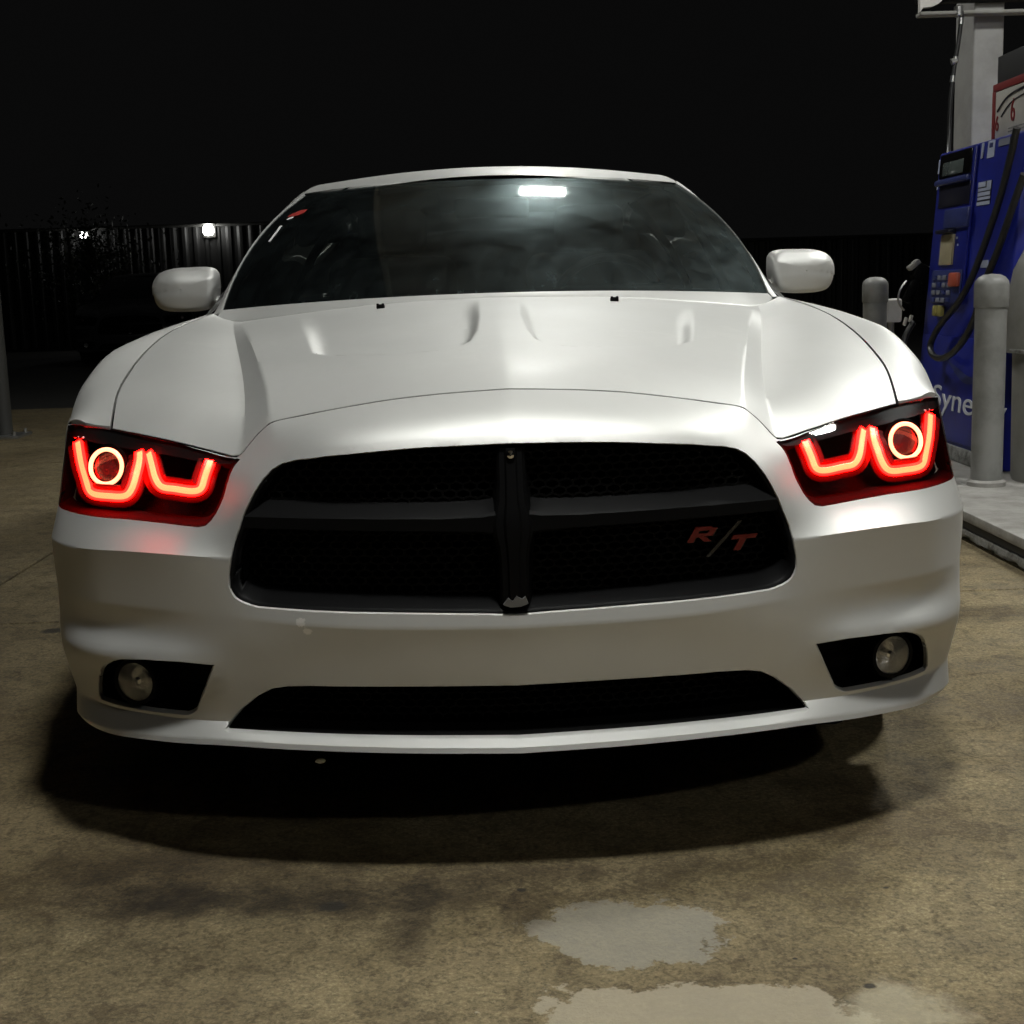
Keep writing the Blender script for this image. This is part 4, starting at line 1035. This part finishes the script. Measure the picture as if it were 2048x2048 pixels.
def ribbon(name, P, wd, th, m, par, s_):
    """glowing bar: flat rounded strip swept along P, facing forward"""
    q = smooth_path(P, 5); n = len(q); vs = []; fs = []; view = np.array([0, -1., 0])
    sec = [(-.5, -.25), (-.42, -.5), (.42, -.5), (.5, -.25), (.5, .5), (-.5, .5)]
    for i in range(n):
        d = q[min(i+1, n-1)] - q[max(i-1, 0)]; d /= np.linalg.norm(d); sd = np.cross(d, view); sd /= np.linalg.norm(sd); nn = np.cross(sd, d)
        if nn[1] > 0: nn = -nn
        for a, b in sec: vs.append(q[i] + sd*a*wd - nn*b*th)
    k = len(sec)
    for i in range(n-1):
        for j in range(k): fs.append((i*k+j, i*k+(j+1) % k, (i+1)*k+(j+1) % k, (i+1)*k+j))
    fs += [tuple(range(k)), tuple((n-1)*k+j for j in range(k))]
    return fixn(mesh(name, np.array(vs)*[s_, 1, 1], fs, m, par, True, 40))
for s_ in (1, -1):
    hp = dens(HD, .012); E0 = fascia(np.array([p[0] for p in hp]), np.array([p[1] for p in hp])); cc = E0.mean(0)
    E1 = E0 + (cc-E0)*.012; E1[:, 1] = E0[:, 1] + .008
    E2 = E0 + (cc-E0)*.05; E2[:, 1] += .075
    E2[:, 0] = np.minimum(E2[:, 0], .885)
    EM = E0 + (cc-E0)*.028; EM[:, 1] = E0[:, 1] + .016
    ring = np.array([E1, EM, (EM+E2)/2, E2]); ring = np.concatenate([ring, ring[:, :1]], 1)
    hl = grid('headlight', ring[1:]*[s_, 1, 1], DARK, car, outward=None)
    EA = E0.copy(); EA[:, 1] += .0008; EA = np.concatenate([EA, EA[:1]])[None]
    grid('lamp_gasket', np.concatenate([EA, ring[:2]])*[s_, 1, 1], DARK, hl)
    back = lambda u, v: (lambda P: np.stack([np.minimum(P[:, 0]*.99, .89), P[:, 1]+.082, P[:, 2]], 1))(fascia(u, v))
    panel('lamp_reflector', back, HD, [], .014, .012, HOUSE, hl, None, False, s_, .014)
    panel('lamp_lens', hfun((0, .003, 0)), HD, [], .012, .010, LENSG, hl, None, False, s_, .010)
    panel('lamp_brow', hfun((0, .010, .0)), [(.502,.752),(.515,.726),(.545,.738),(.60,.738),(.70,.736),(.85,.736),(1.0,.742),(1.05,.745),(1.05,.824),(.95,.829),(.7,.831),(.56,.824),(.525,.812),(.510,.788)], [], .014, .012, BROW, hl, None, False, s_, .012)
    for U_ in (U1, U2):
        ribbon('added_glow_strip', fwd(U_, -.016), .044, .006, GCATCH, hl, s_)  # added reflector strip behind each tube, catches its red light as a local glow
        ribbon('light_sleeve', U_, .0195, .010, SLEEVE, hl, s_); ribbon('light_tube', fwd(U_, .0090), .0108, .004, TUBE, hl, s_)
    nrm = np.array([.50, -.80, .33]); nrm /= np.linalg.norm(nrm); nrm = np.array([.25, -.94, .2]); nrm /= np.linalg.norm(nrm)
    ax = np.cross(nrm, [0, 0, 1.]); ax /= np.linalg.norm(ax); ay = np.cross(ax, nrm)
    q = [(RC + .0335*(ax*math.cos(a) + ay*math.sin(a)))*[s_, 1, 1] for a in np.linspace(0, 2*math.pi, 49)[:-1]]
    tube('halo_ring', q, .0041, TUBE2, hl, 8, True)
    def disc(nm, r_, o, m, bulge=0.):
        vs = [(RC - nrm*o + nrm*bulge)*[s_, 1, 1]]; fs = []; K = 6
        for k in range(1, K+1):
            for a in np.linspace(0, 2*math.pi, 41)[:-1]:
                f_ = k/K; vs.append((RC - nrm*o + nrm*bulge*math.sqrt(max(0, 1-f_*f_)) + r_*f_*(ax*math.cos(a) + ay*math.sin(a)))*[s_, 1, 1])
        for i in range(40): fs.append((0, 1+i, 1+(i+1) % 40))
        for k in range(K-1):
            for i in range(40): fs.append((1+k*40+i, 1+(k+1)*40+i, 1+(k+1)*40+(i+1) % 40, 1+k*40+(i+1) % 40))
        return orient(mesh(nm, vs, fs, m, hl), np.array([s_*RC[0], 3, RC[2]]))
    disc('projector_lens', .031, .012, PROJ, .008)
    q = [(RC - nrm*.006 + .041*(ax*math.cos(a) + ay*math.sin(a)))*[s_, 1, 1] for a in np.linspace(0, 2*math.pi, 49)[:-1]]
    tube('projector_shroud', q, .004, HOUSE, hl, 6, True)
    for dx in (0, .012, .026): lathe('marker_chip', [(.001, -.002), (.003, 0), (.001, .002)], STW, hl, (s_*(.870-dx*.9), .462-dx*1.0, .765), 8, 'y')

# ---- grille
gp = dens(full(GR), .010); G0 = fas(np.array([p[0] for p in gp]), np.array([p[1] for p in gp]))
zmid = .62
def ginset(kx, kt, kb, dy):
    Q = G0.copy(); zt = (Q[:, 2]-zmid)
    Q[:, 0] *= kx; Q[:, 2] = zmid + np.where(zt > 0, zt*kt, zt*kb); Q[:, 1] += dy; return Q
rings = [ginset(.996, .995, .994, .004), ginset(.988, .985, .975, .004), ginset(.978, .972, .94, .010), ginset(.962, .955, .84, .040), ginset(.955, .95, .79, .072)]
rg = np.array(rings); rg = np.concatenate([rg, rg[:, :1]], 1)
gri = grid('grille', rg, SATIN, car, sharp=60)
inner = [(p[0], p[2]) for p in rings[-1]]
def hexmesh(name, poly, cell, wall, yf, depth, m, par, xr, zr):
    vs = []; fs = []; h = cell*math.sqrt(3)/2; a = cell/math.sqrt(3); edges = set(); pos = {}
    ny = int((zr[1]-zr[0])/(1.5*a*.62)) + 2; nx = int((xr[1]-xr[0])/cell) + 2
    for j in range(ny):
        for i in range(nx):
            cx = xr[0] + i*cell + (j % 2)*cell/2; cz = zr[0] + j*1.5*a*.62
            pts = [(cx + a*math.sin(t)*1.0, cz + a*.62*math.cos(t)) for t in [k*math.pi/3 for k in range(6)]]
            for k in range(6):
                p, q = pts[k], pts[(k+1) % 6]; kk = tuple(sorted([(round(p[0], 4), round(p[1], 4)), (round(q[0], 4), round(q[1], 4))]))
                edges.add(kk)
    E = sorted(edges); mid = np.array([((p[0]+q[0])/2, (p[1]+q[1])/2) for p, q in E]); ok = inside(poly, mid[:, 0], mid[:, 1])
    for (p, q), o in zip(E, ok):
        if not o: continue
        d = np.array(q)-np.array(p); n = np.array([-d[1], d[0]]); n = n/ (np.linalg.norm(n)+1e-9)*wall/2; i = len(vs)
        for c in (p, q):
            y = yf(c[0]); vs += [(c[0]+n[0], y, c[1]+n[1]), (c[0]-n[0], y, c[1]-n[1]), (c[0]+n[0], y+depth, c[1]+n[1]), (c[0]-n[0], y+depth, c[1]-n[1])]
        fs += [(i, i+1, i+5, i+4), (i, i+4, i+6, i+2), (i+1, i+3, i+7, i+5)]
    o = mesh(name, vs, fs, m, par, False); o['kind'] = 'stuff'; return o
gy = lambda x: .062 + .34*x*x
hexmesh('grille_mesh', inner, .024, .0036, gy, .012, BLACK, gri, (-.48, .48), (.49, .76))
ip = np.array(inner); bk = [(x, gy(x)+.045, z) for x, z in inner]
mesh('mesh_backing', [(0, .12, .62)] + bk, [(0, 1+i, 1+(i+1) % len(bk)) for i in range(len(bk))], DARK, gri, False)
# cross bars
def bar(name, path, sec, m, par):
    """path of (x,y,z), sec per point list of (dy,dn) in the plane across the bar; horizontal bars: dn is z, vertical: dn is x"""
    vs = []; fs = []; k = len(sec[0][1])
    for (p, (ax_, s)) in zip(path, sec):
        for dy, dn in s: vs.append((p[0] + (dn if ax_ == 'x' else 0), p[1]+dy, p[2] + (dn if ax_ == 'z' else 0)))
    for i in range(len(path)-1):
        for j in range(k): fs.append((i*k+j, i*k+(j+1) % k, (i+1)*k+(j+1) % k, (i+1)*k+j))
    fs += [tuple(range(k))[::-1], tuple((len(path)-1)*k+j for j in range(k))]
    return fixn(mesh(name, vs, fs, m, par, True, 28))
def hsec(h, t, b): return ('z', [(.003, -h*.86), (0, -h*.7), (0, h*.7), (.004, h), (.052, h+t), (.052, -h-b)])
for s_ in (1, -1):
    pth = [(s_*x, y, z) for x, y, z in [(.02, .022, .6345), (.05, .024, .6345), (.12, .028, .6352), (.24, .042, .637), (.36, .064, .639), (.474, .094, .6408)]]
    sc_ = [hsec(h, .026, .006) for h in (.024, .018, .015, .0145, .0142, .0140)]
    bar('grille_crossbar', pth, sc_, SATIN, gri)
def vsec(h): return ('x', [(.006, -h), (.0, -h*.8), (0, -h*.45), (-.005, -h*.32), (-.005, h*.32), (0, h*.45), (0, h*.8), (.006, h), (.05, h*1.35), (.05, -h*1.35)])
pth = [(0, y, z) for z, y in [(.764, .047), (.74, .041), (.70, .033), (.672, .026), (.655, .022), (.635, .018), (.615, .017), (.598, .017), (.57, .018), (.53, .020), (.492, .022)]]
bar('grille_upright', pth, [vsec(h) for h in (.0245, .0245, .025, .027, .032, .036, .034, .029, .0255, .025, .025)], SATIN, gri)
lathe('badge_stud', [(.001, -.006), (.006, -.004), (.008, .0)], CHROME, gri, (0, .037, .752), 12, 'y')
cp = [(-.021, .494), (-.012, .505), (-.004, .500), (.003, .509), (.012, .503), (.018, .507), (.023, .495), (.010, .490), (-.008, .489)]
bm = bmesh.new(); f_ = [bm.verts.new((x, .0125, z)) for x, z in cp]; b_ = [bm.verts.new((x, .022, z)) for x, z in cp]; bm.faces.new(f_); bm.faces.new(b_[::-1])
for i in range(len(cp)): bm.faces.new((f_[i], b_[i], b_[(i+1) % len(cp)], f_[(i+1) % len(cp)]))
bobj('chipped_foot', bm, mat('worn_trim', (.16, .16, .16), .4, .4), gri, False)
# red and grey badge letters
def plate(name, polys, m, par, y, t=.006):
    bm = bmesh.new()
    for P in polys:
        f_ = [bm.verts.new((x, y(x), z)) for x, z in P]; b_ = [bm.verts.new((x, y(x)+t, z)) for x, z in P]
        bm.faces.new(f_); bm.faces.new(b_[::-1])
        for i in range(len(P)): bm.faces.new((f_[i], b_[i], b_[(i+1) % len(P)], f_[(i+1) % len(P)]))
    return bobj(name, bm, m, par, False)
gyb = lambda x: .050 + .32*x*x
def sh(pts, x0, z0, k=1.0, sl=.95): return [(x0 + a*k + b*k*sl, z0 + b*k) for a, b in pts]
Rp = [[(0,0),(.012,0),(.012,.027),(0,.027)], [(.012,.020),(.030,.020),(.034,.0235),(.030,.027),(.012,.027)], [(.030,.010),(.042,.010),(.042,.024),(.034,.0235),(.030,.020)], [(.012,.009),(.012,.015),(.030,.015),(.030,.010)], [(.016,.0095),(.028,.0095),(.046,0),(.032,0)]]
x0, z0 = .308, .580
plate('badge_letter', [sh(p, x0, z0, 1.0, .62) for p in Rp], REDB, gri, lambda x: gyb(x)-.004)
plate('badge_slash', [[(.343,.553),(.351,.553),(.411,.613),(.403,.613)]], GREYB, gri, lambda x: gyb(x)-.006)
Tp = [[(0,.020),(.046,.020),(.046,.027),(0,.027)], [(.016,0),(.029,0),(.029,.020),(.016,.020)]]
plate('badge_letter', [sh(p, .378, .560, 1.0, .62) for p in Tp], REDB, gri, lambda x: gyb(x)-.004)

plate('badge_outline', [[(x+.0022, z-.0016) for x, z in sh(p, x0, z0, 1.0, .62)] for p in Rp] + [[(x+.0022, z-.0016) for x, z in sh(p, .378, .560, 1.0, .62)] for p in Tp], GREYB, gri, lambda x: gyb(x)+.002)
# ---- lower intake
ip_ = dens(full(IN), .012); I0 = fas(np.array([p[0] for p in ip_]), np.array([p[1] for p in ip_]))
I1 = I0*[.995, 1, 1] + [0, .012, 0]; I2 = I0*[.96, 1, 1]; I2[:, 2] = .302 + (I2[:, 2]-.302)*.80 + .004; I2[:, 1] += .055
lg = np.array([I1, I2]); lg = np.concatenate([lg, lg[:, :1]], 1); low = grid('lower_intake', lg, BLACK, car, sharp=60)
pin = [(p[0], p[2]) for p in I2]
hexmesh('intake_mesh', pin, .024, .0032, lambda x: .095 + .28*x*x, .01, BLACK, low, (-.52, .52), (.255, .35))
bk = [(x, .135+.28*x*x, z) for x, z in pin]; mesh('intake_backing', [(0, .135, .30)] + bk, [(0, 1+i, 1+(i+1) % len(bk)) for i in range(len(bk))], DARK, low, False)

# ---- fog lamps
for s_ in (1, -1):
    fp = dens(FG, .012); F0 = fascia(np.array([p[0] for p in fp]), np.array([p[1] for p in fp]))
    F1 = F0.copy(); F1[:, 1] += .013; F2 = F0.copy(); c_ = F2.mean(0); F2 = c_ + (F2-c_)*.93; F2[:, 1] = F0[:, 1] + .085
    q = np.array([F1, F2]); q = np.concatenate([q, q[:, :1]], 1); fl = grid('fog_light', q*[s_, 1, 1], BLACK, car, sharp=60)
    mesh('pocket_backing', np.concatenate([[F2.mean(0)], F2])*[s_, 1, 1], [(0, 1+i, 1+(i+1) % len(F2)) for i in range(len(F2))], BLACK, fl, False)
    c0 = (0, 0, 0)
    def yl(nm, prof, m):
        o = lathe(nm, prof, m, fl, c0, 36, 'y'); o.location = (s_*.7125, .188, .329); o.rotation_euler = (0, 0, s_*.30); return o
    yl('fog_reflector', [(.0375, .0), (.034, .016), (.024, .03), (.008, .036), (.001, .036)], REFL)
    yl('fog_bulb', [(.001, .006), (.007, .008), (.008, .03)], CHROME)
    yl('fog_lens', [(.001, -.010), (.012, -.009), (.026, -.005), (.0375, .0)], FOGG)
    yl('fog_bezel', [(.0375, -.003), (.044, -.002), (.046, .012), (.046, .04)], BLACK)

# ---- door mirrors
for s_ in (1, -1):
    secs = []
    prof = [(1.930, .86), (1.936, .94), (1.948, .98), (1.965, .995), (1.99, 1.0), (2.03, .995), (2.065, .95)]
    cx, cz, hx, hz_ = .962, 1.058, .102, .068
    for i_, (y, k) in enumerate(prof):
        row = []
        for t in np.linspace(0, 2*math.pi, 97):
            c, s = math.cos(t), math.sin(t); n_ = 5.0
            r_ = (abs(c)**n_ + abs(s)**n_)**(-1/n_)
            fx, fz = r_*c*k, r_*s*k
            dz = hz_*fz; dx = hx*fx
            dz -= .012*fx*abs(fx)*(1 if fz > 0 else .0) + .007*fx*fx*(1 if fz > 0 else -1)
            dx *= 1 - .08*max(0, -fz)
            top = max(0., fz - .42); low = max(0., -.35 - fz)
            row.append((cx + dx, y + .035*max(0, fx)**2 + (.055*top + .018*low)*(1 if i_ < 4 else .3), cz + dz))
        secs.append(row)
    P = np.array(secs); fr0 = []
    for q in (.02, .25, .5, .75, .9): # front face, following the crease
        fr0.append([(cx + (p[0]-cx)*q, 1.929 + .035*max(0, (p[0]-cx)*q/hx)**2 + .055*max(0., (p[2]-cz)*q/hz_ - .42) + .018*max(0., -.35 - (p[2]-cz)*q/hz_), cz + (p[2]-cz)*q) for p in secs[0]])
    P = np.concatenate([np.array(fr0), P])
    mi = grid('door_mirror', P*[s_, 1, 1], PAINT, car, sharp=50, outward=(s_*cx, 2.0, cz))
    mesh('mirror_glass', (P[-1][:-1] - [0, .006, 0])*[s_, 1, 1], [tuple(range(96))], MIRG, mi, False)
    tube('mirror_arm', smooth_path([(s_*.89, 2.0, 1.018), (s_*.862, 2.0, 1.020), (s_*.82, 1.99, 1.010)], 5), [.018]*3 + [.016]*4 + [.02]*4, PAINT, mi, 12)

# ---- cabin seen through the windscreen
dsh = np.array([[wbase(abs(s))*np.array([s/max(abs(s), 1e-6) if s else 1, 1, 1]) + np.array([0, o, dz]) for s in np.linspace(-.97, .97, 25)] for o, dz in [(.01, -.02), (.25, -.015), (.5, -.01), (.62, -.04), (.68, -.16), (.66, -.4)]])
cab = grid('dashboard', dsh, DASH, car, sharp=50)
box('gauge_hood', (.385, 2.10, 1.0), (.36, .2, .07), DASH, car, .03, 3)
sw = tube('steering_wheel', [(.385 + .185*math.cos(a), 2.36 - .185*math.sin(a)*.40, .955 + .185*math.sin(a)*.917) for a in np.linspace(0, 2*math.pi, 49)[:-1]], .015, WHEELR, car, 10, True)
box('wheel_hub', (.385, 2.35, .95), (.13, .06, .12), WHEELR, sw, .03, 3)
for a in (-.1, math.pi+.1, -1.57): tube('wheel_spoke', [(.385 + .03*math.cos(a), 2.35, .95 + .03*math.sin(a)), (.385 + .18*math.cos(a), 2.36 - .18*math.sin(a)*.4, .955 + .18*math.sin(a)*.917)], .013, WHEELR, sw, 8)
for s_ in (1, -1):
    st_ = bobj('front_seat', join_bm([box_bm((s_*.385, 3.02, .84), (.50, .14, .66), .06, 3, Matrix.Rotation(-.22, 3, 'X')), box_bm((s_*.385, 2.74, .50), (.50, .52, .14), .05, 3)]), CABIN, car)
    box('headrest', (s_*.385, 3.12, 1.26), (.27, .09, .17), CABIN, st_, .04, 3); tube('headrest_post', [(s_*.33, 3.1, 1.1), (s_*.33, 3.12, 1.22)], .007, CHROME, st_, 8)
box('rear_seat', (0, 3.85, .90), (1.34, .2, .78), CABIN, car, .06, 3)
box('cabin_floor', (0, 2.9, .42), (1.5, 2.4, .04), CABIN, car)
box('inner_mirror', (0, 2.36, 1.30), (.25, .03, .065), BLACK, car, .012, 3)
box('parcel_shelf', (0, 4.2, .99), (1.3, .5, .03), CABIN, car)

# ---------------------------------------------------------------- dark car parked far behind: same build in dark paint
def copy_tree(o, parent=None):
    c = o.copy(); S.collection.objects.link(c)
    if parent is not None: c.parent = parent
    for ch_ in list(o.children): copy_tree(ch_, c)
    return c
SKIP = ('halo_ring', 'light_tube', 'light_sleeve', 'added_glow_strip', 'badge_letter', 'badge_outline', 'badge_slash', 'windscreen_sticker', 'grille_mesh', 'intake_mesh', 'marker_chip', 'bright_spot')
def copy_dark(o, parent=None):
    c = o.copy(); S.collection.objects.link(c)
    if parent is not None: c.parent = parent
    if c.type == 'MESH' and c.data.materials and c.data.materials[0] == PAINT:
        c.material_slots[0].link = 'OBJECT'; c.material_slots[0].material = DPAINT
    for ch_ in list(o.children):
        if ch_.name.split('.')[0] in SKIP: continue
        copy_dark(ch_, c)
    return c
dk = copy_dark(car); dk.location = (-5.55, 18.9, 0); dk.rotation_euler = (0, 0, .10)
dk['label'] = 'dark parked car barely visible in the dark lot far behind on the left'
